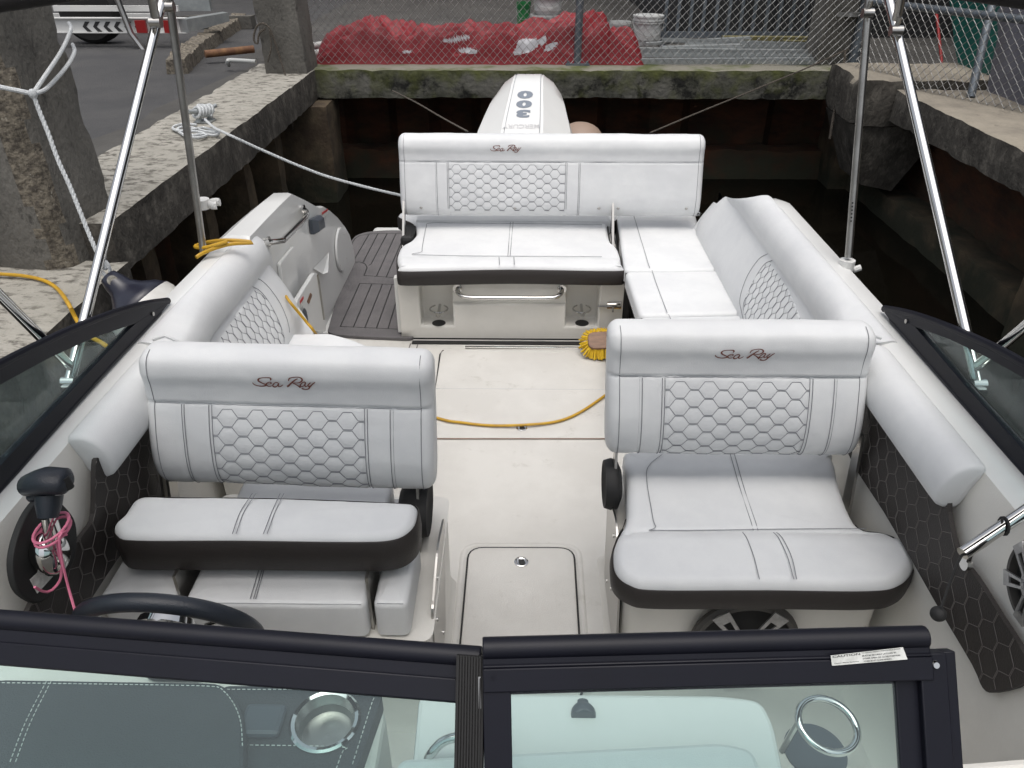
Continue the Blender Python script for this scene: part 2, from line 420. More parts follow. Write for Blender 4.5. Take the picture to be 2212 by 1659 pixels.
LOGO = [  # embroidered script, units of the close-up (x right, y down)
 ([(775,262),(795,225),(770,200),(690,196),(590,200),(500,215),(448,245),(440,285),(480,325),(560,370),(620,405),(600,440),(520,462),(430,462),(350,440),(290,400),(265,350)],[13,22,20,16,14,16,22,26,22,18,20,20,17,16,17,16,8]),
 ([(690,372),(745,370),(785,350),(780,322),(745,316),(690,335),(650,375),(640,420),(680,450),(740,452),(790,430)],[10,12,15,15,13,15,18,22,18,14,10]),
 ([(975,330),(920,322),(860,355),(820,410),(820,455),(860,475),(915,450),(960,390),(985,340),(965,410),(965,450),(1010,455),(1060,425),(1100,385)],[15,15,15,18,22,22,14,14,18,20,18,14,14,6]),
 ([(1270,265),(1300,205),(1380,175),(1500,160),(1590,168),(1645,205),(1640,250),(1580,295),(1490,315),(1400,315)],[16,18,15,14,18,24,22,17,13,10]),
 ([(1530,200),(1470,225),(1380,290),(1300,360),(1250,415),(1200,450)],[16,18,22,24,28,28]),
 ([(1370,315),(1430,350),(1500,400),(1550,450),(1545,485)],[14,16,20,26,14]),
 ([(1735,300),(1700,282),(1640,310),(1585,370),(1575,420),(1610,435),(1670,400),(1720,330),(1725,310),(1700,380),(1710,425),(1760,410)],[16,16,15,18,22,16,13,16,18,20,20,12]),
 ([(1870,295),(1820,340),(1780,395),(1810,425),(1870,390),(1940,320),(1995,285)],[14,16,18,18,16,18,12]),
 ([(1960,300),(1890,370),(1830,440),(1780,510),(1710,540),(1640,525),(1600,510),(1640,490)],[14,18,22,20,16,20,16,12]),
]
def logo(mb, fn, k):
    for pts, rr in LOGO:
        P = cat([(a-1120, -(b-340), r) for (a, b), r in zip(pts, rr)], 5)
        w3 = [fn(p.x*k, p.y*k) for p in P]
        nrm = (fn(1*k*50, 0)-fn(0, 0)).cross(fn(0, 50*k)-fn(0, 0)).normalized()
        mb.tube(w3, [max(3, p.z)*k*.95 for p in P], 8, up=nrm, flat=.18)
# ================================================================== setting
def rough_box(mb, x0, x1, y0, y1, z0, z1, step=.06, amp=.008, seed=0, edge=.012, top=True):
    """box whose faces are subdivided and pushed about by noise, edges chipped"""
    nx, ny, nz = [max(1, int(round(d/step))) for d in (x1-x0, y1-y0, z1-z0)]
    idx = {}; vs = []; fs = []
    def vid(i, j, k):
        if (i, j, k) in idx: return idx[(i, j, k)]
        p = V((x0+(x1-x0)*i/nx, y0+(y1-y0)*j/ny, z0+(z1-z0)*k/nz)); q = p*5+V((seed, 0, 0))
        d = noise.noise_vector(q)*amp + noise.noise_vector(q*4)*amp*.5
        on = (i in (0, nx))+(j in (0, ny))+(k in (0, nz))
        if on >= 2:
            c = V(((x0+x1)/2, (y0+y1)/2, (z0+z1)/2))
            inn = V((0 if i not in (0, nx) else (1 if i == 0 else -1), 0 if j not in (0, ny) else (1 if j == 0 else -1), 0 if k not in (0, nz) else (1 if k == 0 else -1)))
            d += inn*edge*(.25+max(0, noise.noise(q*5.5)*1.5))
        idx[(i, j, k)] = len(vs); vs.append(p+d); return idx[(i, j, k)]
    for i in range(nx):
        for j in range(ny):
            fs.append([vid(i,j,0), vid(i,j+1,0), vid(i+1,j+1,0), vid(i+1,j,0)]); fs.append([vid(i,j,nz), vid(i+1,j,nz), vid(i+1,j+1,nz), vid(i,j+1,nz)])
    for i in range(nx):
        for k in range(nz):
            fs.append([vid(i,0,k), vid(i+1,0,k), vid(i+1,0,k+1), vid(i,0,k+1)]); fs.append([vid(i,ny,k), vid(i,ny,k+1), vid(i+1,ny,k+1), vid(i+1,ny,k)])
    for j in range(ny):
        for k in range(nz):
            fs.append([vid(0,j,k), vid(0,j,k+1), vid(0,j+1,k+1), vid(0,j+1,k)]); fs.append([vid(nx,j,k), vid(nx,j+1,k), vid(nx,j+1,k+1), vid(nx,j,k+1)])
    b = len(mb.f); mb.add(vs, fs)
    return b
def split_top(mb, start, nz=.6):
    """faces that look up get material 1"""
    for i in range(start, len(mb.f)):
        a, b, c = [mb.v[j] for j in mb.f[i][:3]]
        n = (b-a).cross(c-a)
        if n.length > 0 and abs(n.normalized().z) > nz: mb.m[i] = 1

m = MB(); m.add([(-60,-40,-.15),(60,-40,-.15),(60,9,-.15),(-60,9,-.15)], [[0,1,2,3]])
prop(m.build('water', 'water', smooth=False), kind='structure')
m = MB(); m.add([(-80,-40,.86),(-2.28,-40,.86),(-2.28,7.3,.86),(-2.6,100,.86),(-80,100,.86)], [[0,1,2,3,4]])
prop(m.build('asphalt_ground', 'asphalt', smooth=False), kind='structure')
m = MB(); m.add([(-2.6,7.35,.862),(80,7.35,.862),(80,100,.862),(-2.9,100,.862)], [[0,1,2,3]]); m.add([(3.3,-40,.862),(80,-40,.862),(80,7.35,.862),(3.3,7.35,.862)], [[0,1,2,3]])
prop(m.build('yard_ground', 'yard', smooth=False), kind='structure')
m = MB(); m.add([(-2.75,2.0,.866),(-2.27,2.0,.866),(-2.27,7.3,.866),(-2.34,7.3,.866),(-2.42,6.4,.866),(-2.5,5.4,.866),(-2.44,5.0,.866),(-2.56,4.4,.866),(-2.5,3.9,.866),(-2.7,3.0,.866)], [list(range(10))])
prop(m.build('concrete_strip', 'yard', smooth=False), kind='structure')

# left dock cap and what holds it
T = empty('concrete_dock', (-1.95, 4.8, -.6), 'weathered grey concrete dock cap with lichen stains on the left of the boat', 'dock')
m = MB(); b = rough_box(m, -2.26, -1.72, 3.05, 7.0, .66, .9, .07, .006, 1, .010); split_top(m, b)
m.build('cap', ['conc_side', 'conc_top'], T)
m = MB(); m.box(-2.34, -2.26, 1.0, 7.4, -.8, .86); m.build('retaining_wall', 'rust', T, smooth=False)
for y in (3.5, 4.35, 5.1, 5.85):
    m = MB(); rough_box(m, -2.12, -1.86, y, y+.16, -.6, .66, .1, .006, y); m.build('support_column', 'pile_under', T)
T = empty('dock_step', (-2.0, 2.2, -.6), 'lower chipped concrete block in front of the roped piling', 'dock')
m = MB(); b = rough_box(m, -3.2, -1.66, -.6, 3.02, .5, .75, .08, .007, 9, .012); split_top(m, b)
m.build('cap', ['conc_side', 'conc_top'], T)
m = MB(); m.box(-3.1, -1.86, -.6, 3.0, -.8, .5); m.build('support_wall', 'conc_side', T, smooth=False)

# back seawall
T = empty('back_seawall', (.8, 7.0, -.6), 'mossy black-stained concrete seawall closing the slip behind the outboard motor', 'seawall')
m = MB(); b = rough_box(m, -1.9, 2.75, 6.72, 7.34, .675, .9, .06, .008, 3, .010); split_top(m, b)
m.build('cap', ['conc_moss', 'conc_ledge'], T)
m = MB(); ring = []
for i in range(60):
    x = -2.3+i*.1; u = (x % .8)/.8; y = 7.62+(.07 if u < .4 else (-.07 if .5 < u < .9 else 0)); ring.append((x, y))
m.loft([[V((a, b_, -.8)) for a, b_ in ring], [V((a, b_, .7)) for a, b_ in ring]], False, False)
m.build('sheet_piling', 'rust', T)
m = MB(); rough_box(m, -2.2, 3.2, 7.25, 7.5, -.5, .12, .08, .03, 31, .02); m.build('footing', 'rust', T)
m = MB(); rough_box(m, 2.78, 3.12, 6.95, 7.4, -.5, .66, .1, .015, 5); m.build('support_column', 'pile_under', T)
# right seawall
T = empty('right_seawall', (2.9, 4.0, -.6), 'cracked concrete seawall with a pale top under the right fence', 'seawall')
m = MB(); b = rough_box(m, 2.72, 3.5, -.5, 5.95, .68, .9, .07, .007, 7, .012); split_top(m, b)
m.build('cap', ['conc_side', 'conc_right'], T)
m = MB(); b = rough_box(m, 2.5, 3.6, 5.98, 6.75, .62, .965, .07, .012, 17, .03); split_top(m, b)
m.build('corner_block', ['conc_side', 'conc_right'], T)
m = MB(); m.hexa([(2.7,6.1,.15),(2.95,6.1,.1),(2.95,6.6,.1),(2.7,6.6,.15)], [(2.52,6.02,.62),(3.2,6.02,.62),(3.2,6.7,.62),(2.52,6.7,.62)]); m.build('haunch', 'conc_side', T, smooth=False)
m = MB(); m.box(3.2, 3.3, -.5, 7.4, -.8, .68); m.build('sheet_piling', 'rust', T, smooth=False)
m = MB(); rough_box(m, 2.95, 3.25, -.5, 7.2, -.5, .05, .1, .02, 55, .02); m.build('footing', 'pile_under', T)
for y in (3.75, 2.3):
    m = MB(); rough_box(m, 2.82, 3.12, y, y+.3, -.6, .68, .1, .008, y); m.build('support_column', 'pile_under', T)

# ---------------------------------------------------------------- pilings
def piling(name, cx, cy, sx, sy, z0, z1, lean, rot, label, seed, chip=None):
    m = MB(); b = rough_box(m, -sx/2, sx/2, -sy/2, sy/2, 0, z1-z0, .045, .005, seed, .012)
    c, s_ = math.cos(rot), math.sin(rot)
    for i, p in enumerate(m.v):
        k = 1-.03*p.z
        if chip:
            # ragged worn corner at +x,-y
            d = (V((p.x, p.y, 0))-V((sx/2, -sy/2, 0))).length
            wv = .07+.05*noise.noise(V((0, 0, p.z*3)))
            if d < wv:
                q = noise.noise(p*28)*.016+noise.noise(p*9)*.014
                p = p+V((-1, 1, 0)).normalized()*((wv-d)*.55+q)
        m.v[i] = V((cx+(p.x*c-p.y*s_)*k+lean[0]*p.z, cy+(p.x*s_+p.y*c)*k+lean[1]*p.z, z0+p.z))
    if chip:
        hit = V((cx, cy, 0))
        for i in range(b, len(m.f)):
            cc = sum((m.v[j] for j in m.f[i]), V((0,0,0)))/4
            k = cc.z-z0; lx = cc.x-cx-lean[0]*k; ly = cc.y-cy-lean[1]*k
            px, py = lx*c+ly*s_, -lx*s_+ly*c
            if (V((px, py, 0))-V((sx/2, -sy/2, 0))).length < .075+.045*noise.noise(V((0, 0, k*3))): m.m[i] = 1
    o = m.build(name, ['conc_pile', 'aggregate'])
    return prop(o, label, 'piling')
piling('concrete_piling', -2.03, 3.12, .40, .40, .70, 2.6, (-.03, .02), R(-8), 'leaning square concrete piling with a crumbling corner and white rope round it', 2, True)
piling('concrete_piling', -1.90, 6.72, .34, .38, .88, 3.2, (-.03, 0), 0, 'dark stained concrete piling at the corner between left dock and mesh fence', 12)
piling('concrete_piling', 2.66, 7.2, .36, .36, .88, 3.2, (.02, 0), 0, 'concrete piling at the right end of the back fence', 22)
m = MB(); rough_box(m, -2.05, -1.60, 6.5, 6.95, -.6, .655, .1, .012, 14); prop(m.build('concrete_pier', 'pile_under'), 'tide stained concrete pier standing in the water under the left corner piling', 'pier')
# kerb in the yard
P = [at(520, 52, Z=.86), at(425, 118, Z=.86), at(384, 160, Z=.86)]
m = MB()
rr = resample(P, .05); d = (P[-1]-P[0]).normalized(); n = V((-d.y, d.x, 0))*.09
m.loft([[a+n*(1+.2*noise.noise(a*9)), a+n*.85+V((0,0,.11+.03*noise.noise(a*14))), a-n*.8+V((0,0,.115+.03*noise.noise(a*17))), a-n*(1+.15*noise.noise(a*8))] for a in rr])
prop(m.build('concrete_kerb', 'aggregate', smooth=False), 'low broken concrete kerb along the edge of the asphalt', 'kerb')
# added dark walls: stand in for the shade behind, darken the water's reflection
m = MB(); m.box(1.6, 12, 9.0, 14, .86, 5); 
for i in range(30): m.box(1.6+i*.35, 1.66+i*.35, 8.96, 9.0, .86, 5)
prop(m.build('ribbed_backdrop', 'backdrop', smooth=False), 'added dark ribbed shed behind the railing', 'backdrop')
m = MB(); m.box(-14, 1.55, 13.2, 15, .86, 5.5)  # made-up tall wall, keeps bright sky out of the water
for i in range(44): m.box(-14+i*.35, -13.94+i*.35, 13.16, 13.2, .86, 5.5)
prop(m.build('far_backdrop', 'backdrop', smooth=False), 'added dark shed wall far behind the red tarpaulin', 'backdrop')
m = MB(); m.box(4.6, 4.8, -2, 8.9, .86, 4.5)  # made-up wall, gives the dark beyond the right fence
prop(m.build('side_backdrop', 'backdrop', smooth=False), 'dark shed wall added behind the right fence', 'backdrop')
m = MB(); rough_box(m, -8.5, -3.1, 9.6, 9.75, .86, 1.0, .2, .01, 4); prop(m.build('concrete_kerb', 'conc_pile', smooth=False), 'straight concrete kerb behind the trailer', 'kerb')

# ---------------------------------------------------------------- fences
def chainlink(mb, A, B, z0, z1, w_=.062, h_=.066, r=.0027):
    A = V(A); B = V(B); L = (B-A).length; d = (B-A)/L; nrm = V((-d.y, d.x, 0)); n = int(L/(w_/2)); rows = int((z1-z0)/(h_/2))
    for k in range(0, n, 1):
        # one zigzag wire between column k and k+1
        if k % 2: continue
        for ph in (0, 1):
            pts = []
            for j in range(rows+1):
                side = (j+ph) % 2
                x = (k+1+(side if ph == 0 else side) - .5 + (0 if ph == 0 else -1+0))*w_/2 if False else (k+ (1 if (j % 2) else 0) + (0 if ph == 0 else 1))*w_/2
                if ph == 1: x = (k+(2 if (j % 2 == 0) else 1))*w_/2
                wob = .003*noise.noise(V((k*.31, j*.17, 0)))
                pts.append(A+d*(x+wob)+nrm*(.003 if (j+ph) % 2 else -.003)+V((0, 0, z0-A.z+j*h_/2)))
            mb.tube(pts, r, 4)
# right fence line
Q1 = at(2016, 203, Z=.9); Q2 = at(2212, 246, Z=.9); dq = (Q2-Q1).normalized()
Q0 = Q1-dq*.75; Q3 = Q2+dq*2.2
T = empty('back_fence', (.8, 6.95, .9), 'galvanised chain link fence on top of the mossy back seawall', 'fence')
A = at(632, 140, Y=6.95); B = at(1862, 140, Y=6.95)
m = MB(); chainlink(m, (A.x, 6.95, .9), (B.x, 6.95, .9), .915, 1.95); m.build('wire_mesh', 'galv', T, smooth=False)
for px in (1247, 1841):
    p = at(px, 140, Y=6.99)
    m = MB(); m.tube([(p.x, 6.99, .9), (p.x+(.03 if px > 1500 else 0), 6.99, 2.3)], .032 if px < 1500 else .045, 16)
    o = m.build('post', 'galv_post', T)
    m = MB(); m.box(p.x-.1, p.x+.1, 6.93, 7.07, .902, .915)
    for a in (-.08, .08): m.disc((p.x+a, 6.96, .914), (0,0,1), .012, .02, 8)
    m.build('base_plate', 'galv_post', o, smooth=False)
m = MB(); p = at(1841, 35, Y=6.99); m.disc((p.x, 6.99, p.z), (0,0,1), .055, .03, 16); m.box(p.x-.13, p.x, 6.96, 6.972, p.z, p.z+.03); m.build('clamp', 'galv', T)
T = empty('right_fence', ((Q1+Q2)/2)[:], 'galvanised chain link fence along the pale right seawall', 'fence')
m = MB(); chainlink(m, Q0, Q3, .905, 2.1); m.build('wire_mesh', 'galv', T, smooth=False)
off = V((-dq.y, dq.x, 0)); off = off if off.x > 0 else -off
m = MB(); a = at(1989, 8, Y=None, X=(Q1+off*.06).x+0.0) ; 
za = at(2100, 22, X=((Q1+Q2)/2+off*.05).x).z
m.tube([Q0+off*.05+V((0,0,za-.9)), Q3+off*.05+V((0,0,za-.9))], .026, 12); m.build('rail', 'galv_post', T)
pb = at(2079, 213, Z=.9); tpt = at(2124, 0, X=pb.x+.12)
m = MB(); m.tube([pb+off*.08, tpt+off*.1], .028, 12); m.build('brace', 'galv_post', T)

# ---------------------------------------------------------------- things in the yard
def boardpx(name, px, X, thick, m_, label, cat_, lean=0.0):
    pts = cat([at(a, b, X=X) for a, b in px], 4, True)
    z0 = min(p.z for p in pts); pts = [p+V((lean*(p.z-z0), 0, 0)) for p in pts]
    mb = MB(); mb.prism(pts, (thick, 0, 0)); return prop(mb.build(name, m_, smooth=False), label, cat_)
fx = Q1.x+.45
boardpx('teal_board', [(2058,-40),(2170,-40),(2172,60),(2160,120),(2135,160),(2108,172),(2080,158),(2066,120),(2058,60)], fx+.12, .03, 'teal', 'dark teal rounded board leaning behind the right fence', 'board', .0)
boardpx('grey_board', [(2166,10),(2330,20),(2330,270),(2212,250),(2135,222),(2140,150),(2155,80)], fx-.02, .04, 'greyboard', 'grey board with a rounded bottom leaning behind the right fence', 'board', .0)
m = MB(); m.tube([at(2036, 150, X=fx+.2), at(2022, 20, X=fx+.3)], .012, 8); prop(m.build('red_pole', 'redlens'), 'thin red pole beside the teal board', 'pole')

# red tarpaulin heap
sil = [(688,100),(700,82),(730,70),(760,60),(790,48),(830,44),(858,54),(900,54),(1000,52),(1100,47),(1180,43),(1240,34),(1290,28),(1306,34),(1312,58),(1345,62),(1380,66),(1386,84),(1376,100),(1335,112),(1315,130)]
m = MB(); NX, NY = 400, 96; Y0, Y1 = 7.0, 7.85
xa = at(688, 120, Y=7.3).x; xb = at(1386, 100, Y=7.3).x
def crest(x):
    u = (x-xa)/(xb-xa)*(1386-688)+688
    for (p, q), (p2, q2) in zip(sil, sil[1:]):
        if p <= u <= p2 and p2 > p: yy = q+(q2-q)*(u-p)/(p2-p); return at(u, yy, Y=7.42).z-.88
    return .05
rows = []
def tarp_h(x, v):
    ex = min(1, (x-xa)/.12, (xb-x)/.10); ex = max(ex, 0)**.5
    e = math.sin(math.pi*min(1, max(0, v*.97)))**.42
    c = crest(x)
    wv = noise.noise(V((x*1.5, v*1.2, 0)))*.9
    def rg(a, b_, z): return (1-abs(noise.noise(V((a, b_, z)))*2.4))
    r1 = rg(x*.55+v*.9+wv, v*3.6-x*1.6+wv, 3); r2 = rg(x*1.1-v*2+wv, v*4.2+x*3.0, 9); r3 = rg(x*2.2+v*6, v*5-x*5.5+wv, 17)
    return c*e*ex*(1-.06+.10*noise.noise(V((x*1.6, v*2, 4)))) + (r1*.10+r2*.055+r3*.03-.095)*ex*min(1, 9*min(v, 1.02-v))
for j in range(NY+1):
    v = j/NY; r_ = []
    for i in range(NX+1):
        x = xa+(xb-xa)*i/NX
        yf = Y0+.03*noise.noise(V((x*3, 0, 0)))-(.03 if v == 0 else 0)
        r_.append(V((x+.02*noise.noise(V((x*4, v*5, 1))), yf+(Y1-Y0)*(v**1.5)*(.6+.4*min(1, (xb-x)/.8)), .874+max(.004, tarp_h(x, v)))))
    rows.append(r_)
b0 = len(m.f); m.loft(rows, False, False)
# torn places show the white lining
tears = [((985,85),26,6,-.2), ((1140,98),38,14,-.3), ((1010,110),20,6,.1), ((880,112),10,3,0), ((1190,100),16,6,-.6)]
for i in range(b0, len(m.f)):
    c = sum((m.v[k] for k in m.f[i]), V((0,0,0)))/4
    d = c-CAM; dep = d.dot(FW); px = CX+d.dot(RT)/dep*FPX; py = CY-d.dot(UP)/dep*FPX
    for (tx, ty), rx, ry, an in tears:
        dx, dy = px-tx, py-ty; a = dx*math.cos(an)+dy*math.sin(an); b_ = -dx*math.sin(an)+dy*math.cos(an)
        if (a/rx)**2+(b_/ry)**2 < 1+.9*noise.noise(c*14): m.m[i] = 1
prop(m.build('red_tarpaulin', ['tarp', 'tarp_white'], angle=180), 'crumpled faded red tarpaulin heap with torn white lining behind the back fence', 'tarpaulin')

def bucket(px, pyb, pyt, Y, m_, label, taper=.86, lid=True, group=None, wpx=60):
    b_ = at(px, pyb, Y=Y); t_ = at(px, pyt, Y=Y); h = t_.z-b_.z; z0 = max(b_.z, .866); h = t_.z-z0
    r = wpx/2*((b_-CAM).dot(FW))/FPX
    T = empty('bucket', (b_.x, Y, z0), label, 'bucket', group)
    prof = [(taper*.96, 0), (taper, .01), (taper+(1-taper)*.78, h*.8), (1.05, h*.8), (1.05, h*.83), (.97, h*.83), (.98, h*.88), (1.06, h*.88), (1.06, h*.91), (1, h*.91), (1.02, h), (.95, h), (.93, h*.2), (.1, h*.18)]
    mb = MB(); mb.loft([[V((b_.x+r*a*math.cos(t*math.pi/14), Y+r*a*math.sin(t*math.pi/14), z0+z)) for t in range(28)] for a, z in prof]); mb.build('body', m_, T)
    if lid: mb = MB(); mb.disc((b_.x, Y, z0+h+.001), (0,0,1), r*1.06, .014, 28); mb.build('lid', m_, T)
    mb = MB(); mb.tube([(b_.x+r*1.07*math.cos(a), Y-r*1.07*abs(math.sin(a))*.98, z0+h*.86-.5*h*math.sin(a)) for a in [math.pi*k/16 for k in range(17)]], .003, 6); mb.build('handle', 'galv', T)
bucket(1396, 96, 36, 7.85, 'bucket', 'white plastic bucket with a flat lid right of the red tarpaulin', wpx=62)
bucket(1338, 84, 46, 8.05, 'bucket', 'small white bucket half hidden behind the red tarpaulin', wpx=44, lid=False)
bucket(1179, 62, 30, 8.3, 'bucket', 'lower white bucket of the stacked pair behind the red tarpaulin', wpx=66, lid=False)
bucket(1183, 30, -12, 8.3, 'bucket', 'upper white bucket of the stacked pair behind the red tarpaulin', wpx=62)
bucket(1131, 62, 4, 8.35, 'green', 'green bucket left of the stacked white buckets', wpx=30, lid=False)

# railing leaned behind the fence
T = empty('metal_railing', (2.0, 7.95, .88), 'blue grey metal railing with upright bars behind the back fence', 'railing')
a = at(1425, 76, Y=7.95); b_ = at(1850, 76, Y=7.95)
m = MB(); m.box(a.x, b_.x, 7.93, 7.97, a.z-.02, a.z+.03); m.build('bottom_rail', 'galv_post', T, smooth=False)
m = MB(); m.box(a.x, b_.x, 7.93, 7.97, 1.86, 1.9); m.build('top_rail', 'galv_post', T, smooth=False)
k = 0
for px in range(1434, 1850, 27):
    p = at(px, 76, Y=7.95); m = MB(); m.box(p.x-.014, p.x+.014, 7.94, 7.96, a.z+.03, 1.86); m.build('bar', 'galv_post', T, smooth=False)
for s_ in (a.x+.03, b_.x-.03):
    m = MB(); m.box(s_-.03, s_+.03, 7.925, 7.975, .866, a.z-.02); m.build('foot', 'galv_post', T, smooth=False)
# olive beams and aluminium channels, each its own length of metal
def beam(name, p, q, w_, h_, m_, label, cat_, group=None, U=False):
    p = V(p); q = V(q); d = (q-p).normalized(); n = V((-d.y, d.x, 0)).normalized()*w_/2; u = V((0, 0, h_)); mb = MB()
    if U:
        for s_ in (-1, 1): mb.prism([p+n*s_, p+n*s_*.86, q+n*s_*.86, q+n*s_], u)
        mb.prism([p-n*.86, p+n*.86, q+n*.86, q-n*.86], u*.14)
    else: mb.prism([p-n, p+n, q+n, q-n], u)
    return prop(mb.build(name, m_, smooth=False), label, cat_, group)
def beam_px(name, a, b_, Y, *r, **k): return beam(name, at(*a, Y=Y), at(*b_, Y=Y), *r, **k)
beam_px('lumber_beam', (1560, 88), (1800, 90), 7.75, .10, .04, 'lumber', 'olive coloured beam lying below the railing, the longer one', 'beam')
beam_px('lumber_beam', (1690, 97), (1828, 100), 7.62, .08, .04, 'lumber', 'olive coloured beam lying in front of the longer olive beam', 'beam')
chs = [((1430,90),(1835,103),7.5,.05,.03),((1395,97),(1620,84),7.55,.06,.02),((1480,100),(1830,112),7.42,.05,.035),((1362,112),(1812,118),7.3,.06,.035),
       ((1285,122),(1826,124),7.2,.07,.03),((1300,134),(1790,131),7.12,.06,.025),((1283,140),(1838,138),7.06,.055,.03),((1430,108),(1600,103),7.36,.08,.03)]
for i, (p, q, Y, ww, hh) in enumerate(chs):
    beam_px('metal_channel', p, q, Y, ww, hh, 'channel', ['sloping aluminium channel at the back of the pile below the railing', 'short aluminium channel resting right of the white bucket', 'flat aluminium channel in the middle of the pile behind the fence', 'aluminium channel third from the fence in the pile of channels', 'aluminium channel second from the fence starting beside the tarpaulin', 'thin aluminium channel just above the lowest one', 'lowest aluminium channel lying nearest to the back fence', 'short wide aluminium channel tilted on top of the pile'][i], 'metal channel', 'aluminium channels behind the back fence', U=i % 2 == 0)
# pipes by the corner piling
def pipe(name, p, q, r, m_, label, cat_='pipe'):
    mb = MB(); mb.tube([p, q], r, 14); 
    return prop(mb.build(name, m_), label, cat_)
pipe('rusty_pipe', at(443, 117, Z=.94), at(548, 106, Z=.95), .032, 'oldpipe', 'brown rusty pipe lying on the dock left of the corner piling')
m = MB(); m.tube(cat([at(494, 141, Z=.90), at(492, 133, Z=.94), at(500, 130, Z=.95), at(553, 133, Z=.95)], 4), .017, 10)
prop(m.build('pvc_elbow_pipe', 'pvc'), 'white plastic pipe with an elbow end lying on the dock', 'pipe')
pipe('grey_pipe', at(642, 104, Z=.98), at(700, 96, Z=.98), .03, 'pvc', 'upper pale pipe between the corner piling and the red tarpaulin')
pipe('grey_pipe', at(642, 120, Z=.94), at(705, 114, Z=.94), .035, 'pvc', 'lower pale pipe between the corner piling and the red tarpaulin')

# trailer
T = empty('boat_trailer', (-4.0, 8.3, .86), 'white boat trailer with black chevrons parked on the asphalt', 'trailer')
p0, p1 = at(110, 45, Y=8.2), at(402, 45, Y=8.2)
ztop = at(200, 40, Y=8.2).z; zb = at(200, 69, Y=8.2).z
m = MB(); m.box(p0.x, p1.x, 8.2, 8.206, zb, ztop); m.box(p0.x, p1.x, 8.17, 8.25, ztop, ztop+.008); m.box(p0.x, p1.x, 8.17, 8.25, zb-.008, zb)
bm_ = m.build('side_beam', 'white_plastic', T, smooth=False)
m = MB()
for k in range(6):
    c = at(189+k*22.5, 60.5, Y=8.195); s_ = .05; z = (zb+ztop)/2-.012
    for sg in (1, -1):
        m.prism([(c.x-s_*.9, 8.195, z), (c.x-.01, 8.195, z), (c.x+s_*.7, 8.195, z+sg*s_*.9), (c.x-s_*.2, 8.195, z+sg*s_*.9)], (0, .004, 0))
m.build('chevron_marking', 'ink', bm_, smooth=False)
z2 = at(200, 22, Y=8.2).z
m = MB(); m.box(p0.x, p1.x-.1, 8.3, 8.34, z2-.02, z2+.03); m.build('upper_rail', 'white_plastic', T, smooth=False)
m = MB(); a = at(400, 62, Y=8.2); m.hexa([(a.x-.05, 8.2, zb), (a.x+.05, 8.15, zb), (a.x+.33, 8.55, zb+.06), (a.x+.25, 8.62, zb+.06)], [(a.x-.05, 8.2, ztop), (a.x+.05, 8.15, ztop), (a.x+.33, 8.55, ztop+.02), (a.x+.25, 8.62, ztop+.02)]); m.build('cross_member', 'channel', T, smooth=False)
m = MB(); a = at(400, 14, Y=8.5); m.box(a.x-.35, a.x+.25, 8.5, 8.56, a.z-.04, a.z+.10); m.build('bunk_bracket', 'channel', T, smooth=False)
m = MB(); a = at(285, 50, Y=8.15); m.tube([(a.x-.1, 8.12, ztop+.35), (a.x-.02, 8.12, zb), (a.x+.08, 8.1, zb-.16)], .03, 8); m.tube([(a.x-.1, 8.12, ztop+.2), (a.x-.1, 8.12, ztop+.8)], .045, 8); m.build('guide_post', 'bracket', T)
for px in (306, 366):
    a = at(px, 62, Y=8.14); m = MB(); m.box(a.x-.05, a.x+.05, 8.13, 8.16, zb, ztop-.01); m.build('side_lamp', 'redlens', T, smooth=False)
for cx_ in (206, 40):
    a = at(cx_, 60, Y=8.5); rw = .30; m = MB(); zc = .86+rw
    m.loft([[V((a.x+rr*math.cos(t*math.pi/18), yy, zc+rr*math.sin(t*math.pi/18))) for t in range(36)] for rr, yy in ((.17, 8.42), (.26, 8.40), (.295, 8.43), (.3, 8.5), (.295, 8.57), (.26, 8.6), (.17, 8.58))]); o = m.build('wheel', 'tyre', T)
    m = MB(); m.disc((a.x, 8.47, zc), (0, -1, 0), .17, .02, 24); m.build('rim', 'bracket', o)
m = MB(); a = at(250, 30, Y=9); m.box(a.x-1.4, a.x+.4, 9.2, 9.26, .98, 1.06); m.build('rear_beam', 'white_plastic', T, smooth=False)
# ================================================================== the boat
BOAT = empty('motorboat', (0, 2.4, 0), 'white open motorboat seen from its bow with quilted seats and a big outboard motor', 'boat')
B = BOAT
def SH(s, y): return .032*(1-smooth(1.6, 3.0, y)) if s < 0 else 0
def zt(y, s=1):
    if s > 0: return .862-.46*smooth(3.5, 4.3, y)
    return .862
def hx(y): return 1.0 if y > 1.2 else 1-.10*((1.2-y)/1.6)**2
# hull sides with gunwale, right (s=1) and left (s=-1)
for s in (1, -1):
    rings = []; ye = 4.5 if s > 0 else 3.1
    ys = [-.6+.1*i for i in range(int((ye+.6)/.1)+1)]
    for y in ys:
        k = hx(y); z = zt(y, s); sec = [(1.055, -.02), (1.065, .3), (1.08, .62), (1.10, z-.05), (1.118, z-.012), (1.15, z), (1.205, z-.002), (1.24, z-.012), (1.256, z-.04), (1.262, z-.10), (1.20, .2), (1.05, -.3)]
        rings.append([V((s*(a*k+SH(s, y)), y, b_)) for a, b_ in ([(1.14 if (y > 2.2 and i < 4) else a, b_) for i, (a, b_) in enumerate(sec)])])
    m = MB(); m.loft(rings, False, False); m.build('hull_side', 'gel' , B)
# cockpit sole
m = MB(); m.box(-1.06, 1.06, -.3, 3.84, -.05, 0); m.build('cockpit_floor', 'nonskid', B, smooth=False)
m = MB(); m.box(-1.2, 1.2, -.3, 4.4, -.35, -.06); m.build('hull_bottom', 'gel', B, smooth=False)
